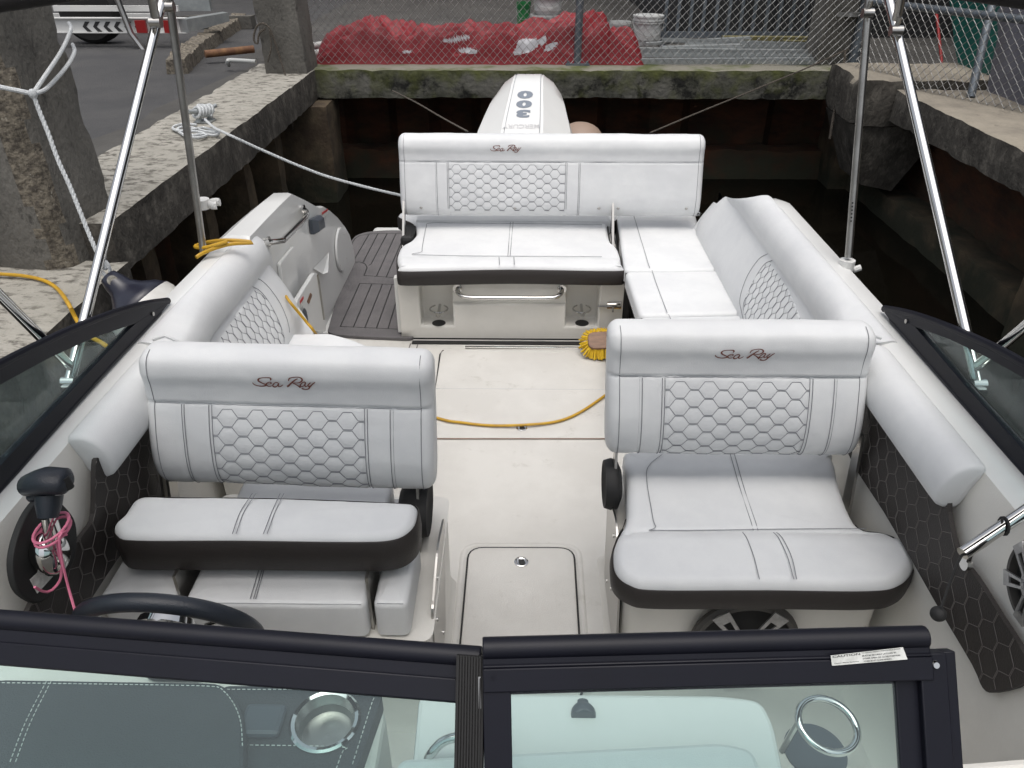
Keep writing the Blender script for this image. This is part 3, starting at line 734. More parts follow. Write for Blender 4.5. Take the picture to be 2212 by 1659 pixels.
# liner on the inner walls (cream), 6 mm proud of the hull
for s in (1, -1):
    m = MB(); rings = []
    for y in [-.3+.1*i for i in range(26)]:
        k = hx(y); rings.append([V((s*(a*k+SH(s, y)), y, z)) for a, z in ((.97, 0), (1.02, .025), (1.047, .08), (1.058, .3), (1.072, .62), (1.09, .80), (1.112, .856))])
    m.loft(rings, False, False); m.build('wall_liner', 'liner', B)

def rpoly(px, Z, n=4, **k): return cat([at(x, y, Z=Z) for x, y in px], n, True)
def roundpoly(P, r, n=5):
    P = [V(p) for p in P]; out = []; N = len(P)
    for i in range(N):
        a, b_, c = P[i-1], P[i], P[(i+1) % N]; u = (a-b_).normalized(); v = (c-b_).normalized(); rr = min(r, (a-b_).length*.45, (c-b_).length*.45)
        p, q = b_+u*rr, b_+v*rr
        for k in range(n+1):
            t = k/n; out.append(p*(1-t)**2+b_*2*t*(1-t)+q*t*t)
    return out
def lid(name, px, z, r, label=None):
    P = roundpoly([at(x, y, Z=0) for x, y in px], r)
    c = sum(P, V((0,0,0)))/len(P)
    m = MB(); rings = []
    for zz, ins in ((.001, 0), (z-.004, 0), (z-.001, .003), (z, .008)):
        rings.append([V((p.x, p.y, zz))+(V((c.x, c.y, 0))-V((p.x, p.y, 0))).normalized()*ins for p in P])
    rings.append([V((c.x+(p.x-c.x)*.9, c.y+(p.y-c.y)*.9, z+.001)) for p in P])
    m.loft(rings); return m.build(name, 'nonskid', B), P
def gap(P, name='gap_seal', wd=.007, z=.0035, par=None, mat_='rubber'):
    m = MB(); m.tube([V((p.x, p.y, z)) for p in P], wd, 6, closed=True, flat=.5, up=(0,0,1)); return m.build(name, mat_, par)
h1, P1 = lid('floor_hatch', [(954, 757), (1345, 757), (1372, 949), (924, 949)], .010, .05)
gap(P1, par=h1, wd=.0035, mat_='wood')
m = MB(); m.tube([at(x, y, Z=.004) for x, y in [(958,757),(951,766),(943,830),(934,890),(925,947)]], .006, 6, flat=.5, up=(0,0,1)); m.build('gap_seal', 'rubber', h1)
h2, P2 = lid('floor_hatch', [(1014, 1186), (1238, 1187), (1258, 1520), (985, 1520)], .010, .055)
gap(P2, par=h2)
c = sum(P2, V((0,0,0)))/len(P2)
m = MB(); m.tube([V((c.x+(p.x-c.x)*1.11, c.y+(p.y-c.y)*1.06, 0)) for p in P2], .011, 8, closed=True, flat=.5, up=(0,0,1)); m.build('hatch_rim', 'nonskid', h2)
a, b_ = at(1005, 755, Z=0), at(1300, 755, Z=0)
m = MB(); m.box(a.x, b_.x, a.y-.004, a.y+.010, .009, .014); m.tube([(a.x, a.y+.003, .015), (b_.x, a.y+.003, .015)], .005, 8); m.build('hatch_hinge', 'steel', h1)
m = MB(); a, b_ = at(935, 843, Z=0), at(1350, 847, Z=0); m.box(a.x, b_.x, a.y-.0015, a.y+.0015, .0095, .0118); m.build('mould_line', 'pale_decal', h1, smooth=False)
for (px, py), par in (((1127, 925), h1), ((1126, 1215), h2)):
    p = at(px, py, Z=.01); r_ = .026
    m = MB(); m.loft([[V((p.x+q*math.cos(t*math.pi/16), p.y+q*math.sin(t*math.pi/16), z)) for t in range(32)] for q, z in ((r_, .010), (r_*.97, .014), (r_*.8, .0155), (r_*.66, .013), (r_*.6, .0125), (.001, .0125))], True, False); o = m.build('lift_latch', 'steel', par)
for (px, py), par in (((1127, 925), h1), ((1126, 1215), h2)):
    p = at(px, py, Z=.01); m = MB(); m.disc((p.x+.002, p.y-.001, .0127), (0,0,1), .012, .001, 20); m.box(p.x-.010, p.x-.003, p.y+.006, p.y+.013, .0127, .0137); m.box(p.x+.003, p.x+.010, p.y+.006, p.y+.013, .0127, .0137); m.build('latch_recess', 'ink', par, smooth=False)
# boarding floor seams on the left of the hatch
m = MB()
for q in ([(903, 742), (868, 860)], [(887, 742), (845, 860)]):
    a, b_ = at(*q[0], Z=.002), at(*q[1], Z=.002); m.tube([a, b_], .0035, 6, flat=.3, up=(0,0,1))
m.build('floor_seam', 'pale_thread', B)
# ------------------------------------------------------ swim platform with foam mat
m = MB(); m.hexa([(-1.16,3.80,-.12),(-.3,3.80,-.12),(-.3,5.45,-.12),(-1.16,5.45,-.12)], [(-1.18,3.80,0),(-.3,3.80,0),(-.3,5.50,0),(-1.10,5.50,0)])
PLAT = m.build('swim_platform', 'gel', B, smooth=False, bevel=.02)
mp = [(707, 716), (722, 722), (770, 726), (895, 731), (905, 497), (832, 497), (795, 500), (770, 507), (758, 520), (750, 560)]
Pm = roundpoly([at(x, y, Z=.02) for x, y in mp], .05)
m = MB(); m.prism([V((p.x, p.y, .001)) for p in Pm], (0, 0, .019)); MATO = m.build('foam_mat', 'eva', PLAT, smooth=False, bevel=.003)
m = MB()
for ln in ([(777,612),(735,705),(862,711)], [(777,612),(870,615)], [(803,613),(763,707)], [(826,614),(788,708)], [(847,615),(813,709)], [(866,618),(838,710)], [(787,595),(875,601)], [(875,505),(834,599)], [(855,505),(813,597)],
           [(836,505),(801,571),(796,573)], [(816,505),(784,567)], [(797,506),(763,564)], [(760,526),(766,516),(776,509),(798,505),(890,503)], [(764,566),(778,566),(789,570),(793,578),(786,595)]):
    m.tube([at(x, y, Z=.021) for x, y in ln], .0035, 4, flat=.4, up=(0,0,1))
m.build('caulk_line', 'ink', MATO)
# transom wall behind the bench and motor well
m = MB(); m.hexa([(-.70,4.40,-.3),(1.08,4.40,-.3),(1.08,4.75,-.3),(-.70,4.75,-.3)], [(-.68,4.36,.36),(1.06,4.36,.36),(1.0,4.62,.34),(-.66,4.62,.34)]); m.build('transom', 'gel', B, smooth=False, bevel=.03)

# ------------------------------------------------------ left aft side panel
XP = -1.11
crest = [(540,511),(575,474),(608,440),(630,419),(660,433),(690,450),(700,447),(712,455),(729,470),(745,490),(755,507),(762,530),(766,552),(767,578),(740,635),(712,700),(708,712),(640,760),(520,760)]
inn = [at(x, y, X=XP) for x, y in crest]
m = MB(); outw = []
for p in inn:
    f = smooth(3.0, 4.6, p.y); outw.append(V((-1.262+.06*f, p.y+.02*0, p.z-(.03 if p.z > .2 else 0))))
n = len(inn); mid = [V(((p.x*.35+q.x*.65), p.y, max(p.z, q.z)+(.004 if p.z > .2 else 0))) for p, q in zip(inn, outw)]
soft = [V((p.x-.018, p.y, p.z+.006)) for p in inn]
m.loft([inn, soft, mid, outw]); SIDE = m.build('aft_side_panel', 'gel', B, angle=30)
# things on the panel
def onp(x, y, lift=.003): return at(x, y, X=XP+lift)
m = MB(); pts = cat([onp(655, 453), onp(655, 453, .045), onp(661, 458, .05), onp(657, 472, .05), onp(617, 514, .05), onp(608, 520, .05), onp(579, 524, .04), onp(579, 524)], 6)
m.tube(pts, .014, 12)
for q in ((655, 452), (579, 522)): m.disc(onp(*q), (1, 0, 0), .024, .006, 20)
m.build('grab_handle', 'steel', SIDE)
a, b_ = onp(667, 472), onp(686, 498)
m = MB(); P = [onp(666, 474), onp(684, 464), onp(689, 493), onp(670, 507)]
m.loft([P, [p+V((.02, 0, 0)) for p in P], [p.lerp(sum(P, V((0,0,0)))/4, .3)+V((.045, 0, 0)) for p in P]]); m.build('switch_box', 'grey_plastic', SIDE, smooth=False, bevel=.004)
c = onp(735, 539); m = MB(); m.disc(c, (1, 0, 0), .135, .012, 40, .128)
dsc = m.build('round_cover', 'gel', SIDE, bevel=.003)
m = MB()
for t in (0.6, 2.2, 3.8, 5.4): m.disc(c+V((.012, .11*math.cos(t), .11*math.sin(t))), (1,0,0), .006, .002, 8)
m.build('cover_screw', 'bracket', dsc)
def dpan(name, px, th, mt, par, bevel=.006, lift=.001, r=.02, label=None):
    P = roundpoly([onp(x, y, lift) for x, y in px], r); mm = MB(); mm.prism(P, (th, 0, 0)); return mm.build(name, mt, par, smooth=False, bevel=bevel, label=label)
dpan('storage_lid', [(597, 568), (629, 530), (640, 640), (613, 690)], .018, 'gel', SIDE)
dpan('warning_sticker', [(695, 459), (708, 452), (708, 461), (697, 472)], .001, 'label', SIDE, 0, .004, .002)
dpan('warning_sticker', [(695, 459), (708, 451), (708, 455), (696, 464)], .001, 'red', SIDE, 0, .006, .001)
m = MB(); m.tube([onp(619, 640, .004), onp(641, 611, .004)], .006, 6); m.build('vent_slot', 'ink', SIDE)
# ledge wedge and open hatch door of the side locker
m = MB(); m.add([onp(711, 544), onp(677, 580), onp(686, 592)+V((.03, 0, 0)), onp(689, 588)+V((.05, .0, 0))], [[0,1,2],[0,2,3]]); m.build('panel_wedge', 'gel', SIDE, smooth=False)
XD = XP+.07
P = roundpoly([at(x, y, X=XD) for x, y in [(640, 652), (680, 588), (689, 592), (706, 716), (650, 716)]], .03)
m = MB(); m.prism(P, (-.022, 0, 0)); DOOR = m.build('locker_door', 'gel', B, smooth=False, bevel=.005)
m = MB(); m.tube([at(686, 593, X=XD+.003), at(700, 690, X=XD+.003)], .006, 6)
m.build('hinge', 'bracket', DOOR)
m = MB(); m.prism(roundpoly([at(x, y, X=XD+.001) for x, y in [(663, 652), (670, 632), (674, 637), (667, 657)]], .01), (.002, 0, 0)); m.build('finger_slot', 'wood', DOOR, smooth=False)
m = MB(); m.prism([at(x, y, X=XD+.001) for x, y in [(648, 650), (655, 640), (655, 646), (648, 656)]], (.002, 0, 0)); m.build('warning_sticker', 'red', DOOR, smooth=False)
m = MB(); m.prism([at(x, y, X=XD+.001) for x, y in [(648, 657), (655, 647), (655, 656), (649, 667)]], (.0015, 0, 0)); m.build('warning_sticker', 'label', DOOR, smooth=False)
m = MB(); cc = at(659, 692, X=XD+.012); m.loft([[V((cc.x, cc.y+q*math.cos(t*math.pi/10), cc.z+q*1.2*math.sin(t*math.pi/10))) for t in range(20)] for q in (.05, .018)], True, False); m.build('filler_ring', 'grey_plastic', DOOR)

# ------------------------------------------------------ seat backs along the sides (aft) with quilting
def endf(a, z):
    if a > 1.15: return 0
    return .57-.15*max(0, z-.45)/.265 if z < .715 else .42*max(0, (.868-z)/.153)**1.3
def side_back(s, y0, y1, quilt_px, arcs, end_soft):
    secs = [(.93,.36),(.975,.42),(.985,.50),(1.018,.58),(1.055,.655),(1.083,.706),(1.088,.716),(1.082,.73),(1.073,.77),(1.078,.81),(1.095,.840),(1.120,.860),(1.146,.868),(1.166,.864),(1.172,.85),(1.172,.5),(1.1,.36)]
    fine = cat2(secs[:6], 3)+[secs[6]]+cat2(secs[7:15], 3)+secs[15:]
    cx, cz = 1.10, .62
    rings = []
    ys = [y0+(y1-y0)*i/40 for i in range(41)]
    ends = [(y1+end_soft*math.sin(a), math.cos(a)) for a in [math.pi/2*k/7 for k in range(1, 8)]]
    st = [(y, 1) for y in ys]+ends
    
    for y, k in st:
        f_ = smooth(y0, y0+.42, y); row = []
        for a, b_ in fine:
            if b_ > .716 and a < 1.13: a -= .045*(1-f_)*(1 if a < 1.1 else (1.13-a)/.03)
            elif b_ <= .716 and a < 1.1: a, b_ = a*f_+(1.06)*(1-f_), b_*f_+(.735+.02*(b_-.5))*(1-f_)
            row.append(V((s*(SH(s, y)+cx+(a-cx)*max(k, .02)**.5), y+(SLANT*smooth(y1-1.1, y1+.02, y)*endf(a, b_) if s > 0 else 0), cz+(b_-cz)*max(.02, k)**.6)))
        rings.append(row)
    m = MB(); m.loft(rings); m.mi = 1
    # plane of the lower panel
    a0 = V((s*.985, 0, .47)); a1 = V((s*1.083, 0, .706)); u = (a1-a0); L = u.length; u.normalize(); nn = V((-s*u.z, 0, abs(u.x)))
    nn = nn if nn.x*s < 0 else -nn
    def topl(x, y):
        d = at(x, y, D=1)-CAM; t = (a0+nn*.004-CAM).dot(nn)/d.dot(nn); p = CAM+d*t; return ((p-a0).dot(u), p.y)
    def surf(sv, yv, lift=.0):
        # follow the real section
        z = a0.z+u.z*sv
        prev = fine[0]
        for q in fine[1:22]:
            if prev[1] <= z <= q[1]:
                f = (z-prev[1])/max(1e-6, q[1]-prev[1]); return V((s*(prev[0]+(q[0]-prev[0])*f), yv, z))+nn*lift
            prev = q
        return a0+u*sv+V((0, yv, 0))+nn*lift
    poly = [topl(*q) for q in quilt_px]
    poly2 = [(a, b_) for a, b_ in poly]
    ymin = min(b_ for a, b_ in poly2); ymax = max(b_ for a, b_ in poly2)
    # padded cells
    g = []; NS, NYY = 44, int((ymax-y0)/.006)
    keep = []
    for i in range(NS+1):
        for j in range(NYY+1):
            sv = .0+(L-.004)*i/NS; yv = y0+(ymax-y0)*j/NYY; ins = inside((sv, yv), poly2) or yv < ymin
            g.append(surf(sv, yv, (.001+quilt_h(sv, yv, .042, .05, .004)) if ins else -.004)); keep.append(ins)
    m.mi = 0
    m.add(g, [[i*(NYY+1)+j, i*(NYY+1)+j+1, (i+1)*(NYY+1)+j+1, (i+1)*(NYY+1)+j] for i in range(NS) for j in range(NYY)])
    m.mi = 1
    for ln in quilt_lines(0, L-.006, y0, ymax, .042, .05, lambda a, b_: inside((a, b_), poly2) or b_ < ymin):
        m.tube([surf(a, b_, .0030) for a, b_ in ln], .0012, 4)
    for ar in arcs:
        q = cat([(*topl(*p), 0) for p in ar], 6); m.tube([surf(p.x, p.y, .0022) for p in q if -.02 < p.x < L+.01], .0013, 4)
    # faces of the main loft were index 0
    o = m.build('side_backrest', ['vinyl', 'thread'], B, angle=50)
    return o
SLANT = 1.0
sb = side_back(1, 2.12, 3.54, [(1754-5, 728),(1700,620),(1678,566),(1665,562),(1650,575),(1632,606),(1618,640),(1612,668),(1612,720),(1700,760)],
          [[(1669,545),(1655,549),(1640,560),(1620,594),(1609,625),(1603,650),(1604,668),(1606,690)], [(1676,561),(1665,563),(1651,572),(1632,607),(1618,640),(1611,660),(1612,675)]], .16)
sb = side_back(-1, 2.08, 3.02, [(455,745),(520,670),(548,622),(572,644),(592,683),(611,735),(612,760),(440,800)],
          [[(559,602),(566,606),(580,622),(600,655),(614,690),(622,718)], [(547,619),(560,627),(576,650),(594,688),(608,728)]], .10)
# front coaming pads
def front_pad(s, y0, y1):
    sec = [(1.118,.860),(1.10,.874),(1.068,.874),(1.038,.856),(1.018,.822),(1.014,.782),(1.030,.750),(1.075,.745),(1.098,.80)]
    sec = cat2(sec, 4, True); cx, cz = 1.07, .82; rings = []
    st = [(y0+.0, .30), (y0+.002, .80), (y0+.006, .93), (y0+.016, .985), (y0+.05, 1)]+[(y0+.06+(y1-y0-.1)*i/10, 1) for i in range(1, 11)]+[(y1-.02, .97), (y1-.006, .86), (y1, .6)]
    for y, k in st:
        sq = .86+.14*smooth(y0, y0+.3, y)
        rings.append([V((s*(SH(s, y)+cx+(a-cx)*k), y+(.05*(a-cx) if y < y0+.05 else 0), cz+(b_-cz)*k)) for a, b_ in sec])
    m = MB(); m.loft(rings); return m.build('coaming_pad', 'vinyl', B, angle=60)
front_pad(1, 1.47, 2.10); front_pad(-1, 1.56, 2.06)
for s in (1, -1):
    SL = s*(1+SH(s, 2.08)/1.06)
    m = MB(); m.tube([(SL*1.012,2.075 if s < 0 else 2.115,.80),(SL*1.03,2.075 if s < 0 else 2.115,.87),(SL*1.07,2.075 if s < 0 else 2.115,.893),(SL*1.11,2.075 if s < 0 else 2.115,.88)], .006, 6); m.build('pad_piping', 'vinyl', B)
    0 and m.loft([[V((s*a, y, z)) for a, z in cat2([(1.118,.862),(1.10,.88),(1.06,.884),(1.03,.862),(1.012,.822),(1.02,.77),(1.05,.745),(1.095,.80)], 3, True)] for y in (2.09+.03*(s > 0), 2.35)])

# dark quilted side panels
def dark_panel(s, px, X0):
    P = cat([at(x, y, X=s*X0) for x, y in px], 3, True)
    m = MB(); m.prism(P, (-s*.012, 0, 0)); m.mi = 1
    poly = [(p.z, p.y) for p in P]; xf = s*(X0-.0125)
    z0, z1 = min(p.z for p in P), max(p.z for p in P); y0, y1 = min(p.y for p in P), max(p.y for p in P)
    for ln in quilt_lines(z0, z1, y0, y1, .052, .066, lambda a, b_: inside((a, b_), poly)):
        m.tube([V((xf, b_, a)) for a, b_ in ln], .0007, 4)
    c = sum(P, V((0,0,0)))/len(P)
    o = m.build('quilted_wall_panel', ['skirt', 'pale_thread'], B, smooth=False, bevel=0)
dark_panel(1, [(1868,862),(1935,930),(1990,1003),(2028,1028),(2056,1036),(2058,1106),(2075,1183),(2092,1214),(2118,1246),(2165,1320),(2230,1425),(2225,1475),(2160,1496),(2134,1486),(2111,1436),(2041,1319),(1978,1209),(1918,1106),(1840,980),(1830,880)], 1.060)
dark_panel(-1, [(330,880),(262,980),(205,986),(196,1020),(194,1110),(177,1145),(120,1215),(83,1256),(40,1345),(20,1420),(120,1420),(165,1330),(250,1200),(340,1080),(390,1000),(390,880)], 1.088)

# ------------------------------------------------------ padded seats
PROF = [(.055,.30),(.062,.34),(.048,.378),(.0,.392),(-.045,.375),(-.055,.30),(-.052,.15),(-.045,.05),(-.01,.0),(.04,-.004),(.075,.03),(.088,.09),(.080,.16),(.064,.22),(.054,.252)]
def flip_back(x0, x1, base, lean, qx0, qx1, a=.042, b_=.049, prof=PROF, t0h=.252, yaw=0, tmax=.31, extra_lines=(), logo_x=None, logo_w=.17, logo_t=-.075, taper=0.0, parent=None, name='backrest', RE=.035, qtmax=None, split=None):
    qtmax = qtmax or tmax
    def disp(x, t):
        h = .0028*noise.noise(V((x*8, t*9, x0)))+.0009*noise.noise(V((x*24, t*30, 5)))
        if t > 0 and t < tmax+.03:
            if qx0 < x < qx1 and t < qtmax: h += quilt_h(x-qx0, t-.012, a, b_, .0028)*min(1, (x-qx0)/.006, (qx1-x)/.006)-.001
            for lx in (qx0-.004, qx1+.004)+tuple(extra_lines): h -= .003*math.exp(-((x-lx)/.004)**2)
        if -.35 < t < .1: h -= .005*math.exp(-(t/.0045)**2)
        return h
    bo = Bolster(x0, x1, prof, base, lean, RE=RE, t0h=t0h, res=.006, disp=disp, yaw=yaw, taper=taper)
    m = MB(); bo.mesh(m, bo.xs([(qx0-.012, .012), (qx1+.012, .005), (x1, .012)])); m.mi = 1
    for ln in quilt_lines(0, qx1-qx0, 0, qtmax, a, b_): bo.stitch(m, [(qx0+p, q+.012) for p, q in ln if q+.012 > .002], .0011)
    def vline(x, t0=0.004, t1=None): bo.stitch(m, [(x, t0+((t1 or tmax)-t0)*k/50) for k in range(51)])
    for x in (qx0-.002, qx0-.010, qx1+.002, qx1+.010): vline(x, t1=qtmax)
    for x in extra_lines: vline(x); vline(x+(.008 if x < (x0+x1)/2 else -.008))
    bo.stitch(m, [(x0+RE+(x1-x0-2*RE)*k/60, .002) for k in range(61)], .0008)
    for x in (x0+RE*.95, x1-RE*.95): vline(x, -.16, tmax)
    o = m.build(name, ['vinyl', 'thread'], parent, angle=70)
    if logo_x is not None:
        m = MB(); logo(m, lambda x, y: bo.pt(logo_x+x, logo_t-y, .0042), logo_w/1760); m.build('embroidered_name', 'logo', o)
    return o, bo

# --- port seat (right in the picture)
def seat_group(): pass
OUT = [(1333,1158),(1324,1190),(1330,1232),(1362,1258),(1420,1268),(1660,1268),(1880,1270),(1945,1258),(1975,1225),(1972,1190),(1945,1158),(1905,1143),(1868,1138),(1848,1122),(1828,1080),(1812,1030),(1800,985),(1760,968),(1390,968),(1350,985),(1352,1020),(1356,1090),(1350,1125),(1340,1143)]
ysm = at(1600, 1149, Z=.5).y
def hfP(x, y): return .012*smooth(ysm+.004, ysm-.05, y)-.007*math.exp(-((y-ysm)/.006)**2)+.0
m = MB(); pts = [at(x, y, Z=.5) for x, y in OUT]
out = [(p.x, p.y) for p in cat([(p.x, p.y, 0) for p in pts], 5, True)]
P, NRM, C0 = star_pad(m, out, .50, .432, .03, hfP, .012, 26); m.mi = 1
def zP(x, y, c=C0): return .5065+hfP(x, y)
def surf_line(m, pxs, zf, r=.0011, Z=.5, n=6):
    q = cat([at(x, y, Z=Z) for x, y in pxs], n); m.tube([V((p.x, p.y, zf(p.x, p.y))) for p in q], r, 4)
for pl in ([(1577,985),(1600,1065),(1627,1147)], [(1586,985),(1609,1065),(1637,1147)], [(1603,1152),(1625,1210),(1638,1262)], [(1670,1152),(1697,1210),(1712,1262)], [(1677,1152),(1706,1210),(1718,1262)],
           [(1430,985),(1405,1005),(1396,1030),(1406,1100),(1416,1140),(1440,1146),(1870,1145)]): surf_line(m, pl, zP)
PS = m.build('port_seat', ['vinyl', 'thread'], B, angle=60)
m = MB(); bandloop(m, P, NRM, .487, .415, ymax=1.72); m.build('seat_skirt', 'skirt', PS, angle=60)
bp0 = at(1308, 700, Z=.98); x0 = at(1310, 850, D=2.29).x; x1 = at(1862, 850, D=2.29).x
qa = at(1441, 850, D=2.22).x; qb = at(1752, 850, D=2.22).x
o, bo = flip_back(x0, x1, (1.94, .598), .15, qa, qb, extra_lines=(at(1382, 850, D=2.24).x, at(1806, 850, D=2.24).x), logo_x=at(1601, 743, D=2.23).x, taper=.06, parent=PS)
for px in (1326, 1838):
    a = at(px, 985, Y=1.94); m = MB()
    m.prism([(a.x-.004, 1.90, .66), (a.x-.004, 1.94, .66), (a.x-.004, 1.90, .33), (a.x-.004, 1.84, .33)], (.008, 0, 0)); m.build('hinge_arm', 'bracket', PS, smooth=False)
m = MB()
for x in (.272,): m.loft([[V((x+dx, 1.90+.085*math.cos(t*math.pi/12)*k, .47+.08*math.sin(t*math.pi/12)*k)) for t in range(24)] for dx, k in ((0,.7),(-.010,.92),(.012,1),(.03,.95),(.042,.6))])
m.build('arm_cover', 'rubber', PS, angle=60)
m = MB(); a = at(1313, 1180, Z=.42)
m.prism(roundpoly([(.283, 1.50, .10), (.283, 1.86, .10), (.283, 1.95, .40), (.283, 1.74, .46), (.283, 1.60, .40)], .03), (.006, 0, 0)); m.build('side_plate', 'bracket', PS, smooth=False)
m = MB()
for y, z in ((1.66, .30), (1.74, .40), (1.70, .22), (1.80, .15)): m.disc((.283, y, z), (-1,0,0), .007, .003, 10)
m.build('plate_bolt', 'steel', PS)
# fixed base
m = MB(); rings = []
for z, e in ((.0, .02), (.03, 0), (.33, 0), (.375, .01)):
    P4 = roundpoly([(.30-e-.02*(.38-z), 1.53-e, z), (1.02+e, 1.53-e, z), (1.02, 2.06+e, z), (.30-e, 2.06+e, z)], .05); rings.append(P4)
m.loft(rings); PB = m.build('port_seat_base', 'liner', B)
def speaker(par, c, n, r, spokes, rot0=0.0):
    n = V(n).normalized(); a = n.orthogonal().normalized() if abs(n.x) > .5 else V((1, 0, 0)); b_ = n.cross(a); c = V(c)
    def ring(q, h): return [c+n*h+(a*math.cos(t*math.pi/20)+b_*math.sin(t*math.pi/20))*q for t in range(40)]
    m = MB(); m.loft([ring(r, 0), ring(r, .012), ring(r*.94, .02), ring(r*.86, .02), ring(r*.83, .004)], True, False); o = m.build('speaker', 'speaker', par)
    m = MB(); m.loft([ring(r*.83, .004), ring(r*.6, .012), ring(r*.25, .018), ring(.002, .018)], True, False); m.build('speaker_grille', 'cone', o)
    m = MB()
    for k in range(spokes):
        t = rot0+2*math.pi*k/spokes; d = a*math.cos(t)+b_*math.sin(t); e = -a*math.sin(t)+b_*math.cos(t)
        for sg in (1, -1): m.prism([c+d*r*.93+e*sg*r*.17+n*.021, c+d*r*.93+e*sg*r*.09+n*.021, c+d*r*.26+e*sg*r*.04+n*.026, c+d*r*.26+e*sg*r*.10+n*.026], n*.005)
        m.prism([c+d*r*.93-e*r*.16+n*.021, c+d*r*.93+e*r*.16+n*.021, c+d*r*.72+e*r*.13+n*.023, c+d*r*.72-e*r*.13+n*.023], n*.005)
    m.loft([ring(r*.34, .02), ring(r*.34, .028), ring(r*.24, .028), ring(r*.24, .02)], True, False); m.build('speaker_trim', 'trim', o, smooth=False)
sc_ = at(1606, 1384, Y=1.50); speaker(PB, (sc_.x, 1.505, sc_.z), (0, -1, .04), .155, 5, R(54))

# --- helm seat (left)
HO = [(262,1108),(242,1128),(250,1150),(290,1160),(500,1160),(760,1163),(850,1158),(890,1135),(902,1105),(898,1085),(860,1078),(600,1068),(400,1066),(300,1068)]
m = MB(); pts = [at(x, y, Z=.665) for x, y in HO]; out = [(p.x, p.y) for p in cat([(p.x, p.y, 0) for p in pts], 5, True)]
P, NRM, C0 = star_pad(m, out, .665, .59, .03, None, .012, 14); m.mi = 1
for pl in ([(546,1070),(520,1110),(503,1157)], [(554,1070),(528,1110),(511,1157)], [(614,1070),(595,1110),(578,1157)], [(606,1070),(588,1110),(570,1157)]): surf_line(m, pl, lambda x, y: .6715, Z=.665)
HS = m.build('helm_seat', ['vinyl', 'thread'], B, angle=60)
m = MB(); bandloop(m, P, NRM, .652, .548); m.build('bolster_skirt', 'skirt', HS, angle=60)
def block_cushion(px, ztop, h, seamx=None, par=HS, back=.25, slope=.01):
    a, b_ = [at(x, y, Z=ztop) for x, y in px]; yf = (a.y+b_.y)/2
    m = MB(); o4 = roundpoly([(a.x, yf-slope, 0), (b_.x, yf-slope, 0), (b_.x, yf+back, 0), (a.x, yf+back, 0)], .02)
    star_pad(m, [(p.x, p.y) for p in o4], ztop, ztop-h, .018, None, .012, 10); m.mi = 1
    m.tube([(a.x+.01, yf-slope+.006, ztop-.004), (b_.x-.01, yf-slope+.006, ztop-.004)], .001, 4)
    if seamx:
        for (u0, v0), (u1, v1) in seamx:
            q0, q1 = at(u0, v0, Z=ztop), at(u1, v1, Z=ztop); m.tube([V((q0.x, q0.y, ztop+.0055)), V((q1.x, q1.y, ztop+.0045))], .0011, 4)
    return m.build('seat_cushion', ['vinyl', 'thread'], par, angle=60)
block_cushion([(396, 1297), (789, 1301)], .50, .115, [((561,1230),(541,1296)), ((568,1230),(548,1296)), ((572,1230),(553,1296))], back=.5)
block_cushion([(214, 1284), (384, 1288)], .50, .10, back=.22)
block_cushion([(806, 1298), (880, 1300)], .50, .115, back=.26)
x0 = at(320, 900, D=2.17).x; x1 = at(941, 900, D=2.17).x
qa = at(448, 900, D=2.10).x; qb = at(783, 900, D=2.10).x
o, bo2 = flip_back(x0, x1, (1.785, .588), .15, qa, qb, extra_lines=(at(386, 900, D=2.12).x, at(850, 900, D=2.12).x), logo_x=at(619, 794, D=2.11).x, logo_w=.176, yaw=-.035, parent=HS, taper=.02)
for px in (370, 383, 907):
    a = at(px, 1060, Y=1.78); m = MB(); m.prism([(a.x-.004, 1.76, .66), (a.x-.004, 1.80, .66), (a.x-.004, 1.75, .33), (a.x-.004, 1.68, .33)], (.008, 0, 0)); m.build('hinge_arm', 'bracket', HS, smooth=False)
for (px, pt_, pb_) in ((392, 1232, 1345), (798, 1232, 1372)):
    a = at(px, 1300, Y=1.40); m = MB(); m.box(a.x-.004, a.x+.004, 1.40, 1.52, .37, .56); m.build('bolster_arm', 'bracket', HS, smooth=False)
m = MB(); m.loft([[V((-.285+dx, 1.78+.10*math.cos(t*math.pi/12)*k, .47+.085*math.sin(t*math.pi/12)*k)) for t in range(24)] for dx, k in ((0,.7),(.012,.95),(-.03,1),(-.06,.9),(-.075,.6))]); m.build('arm_cover', 'rubber', HS, angle=60)
m = MB(); m.prism(roundpoly([(-.232, 1.40, .06), (-.232, 1.66, .08), (-.232, 1.80, .42), (-.232, 1.62, .46), (-.232, 1.44, .40)], .03), (-.006, 0, 0)); m.build('side_plate', 'bracket', HS, smooth=False)
m = MB()
for y, z in ((1.50, .30), (1.56, .40), (1.48, .20), (1.60, .13)): m.disc((-.232, y, z), (1,0,0), .007, .003, 10)
m.build('plate_bolt', 'steel', HS)
m = MB(); rings = []
for z, e in ((0, .02), (.03, 0), (.33, 0), (.372, .01)):
    rings.append(roundpoly([(-.98, 1.37-e, z), (-.238+e+.02*(.38-z), 1.37-e, z), (-.238+e, 1.95, z), (-.98, 1.95, z)], .04))
m.loft(rings); HB = m.build('helm_seat_base', 'liner', B)
m = MB(); m.box(-.93, -.30, 1.47, 1.9, .376, .40); m.build('seat_slide', 'alu', HB, smooth=False)

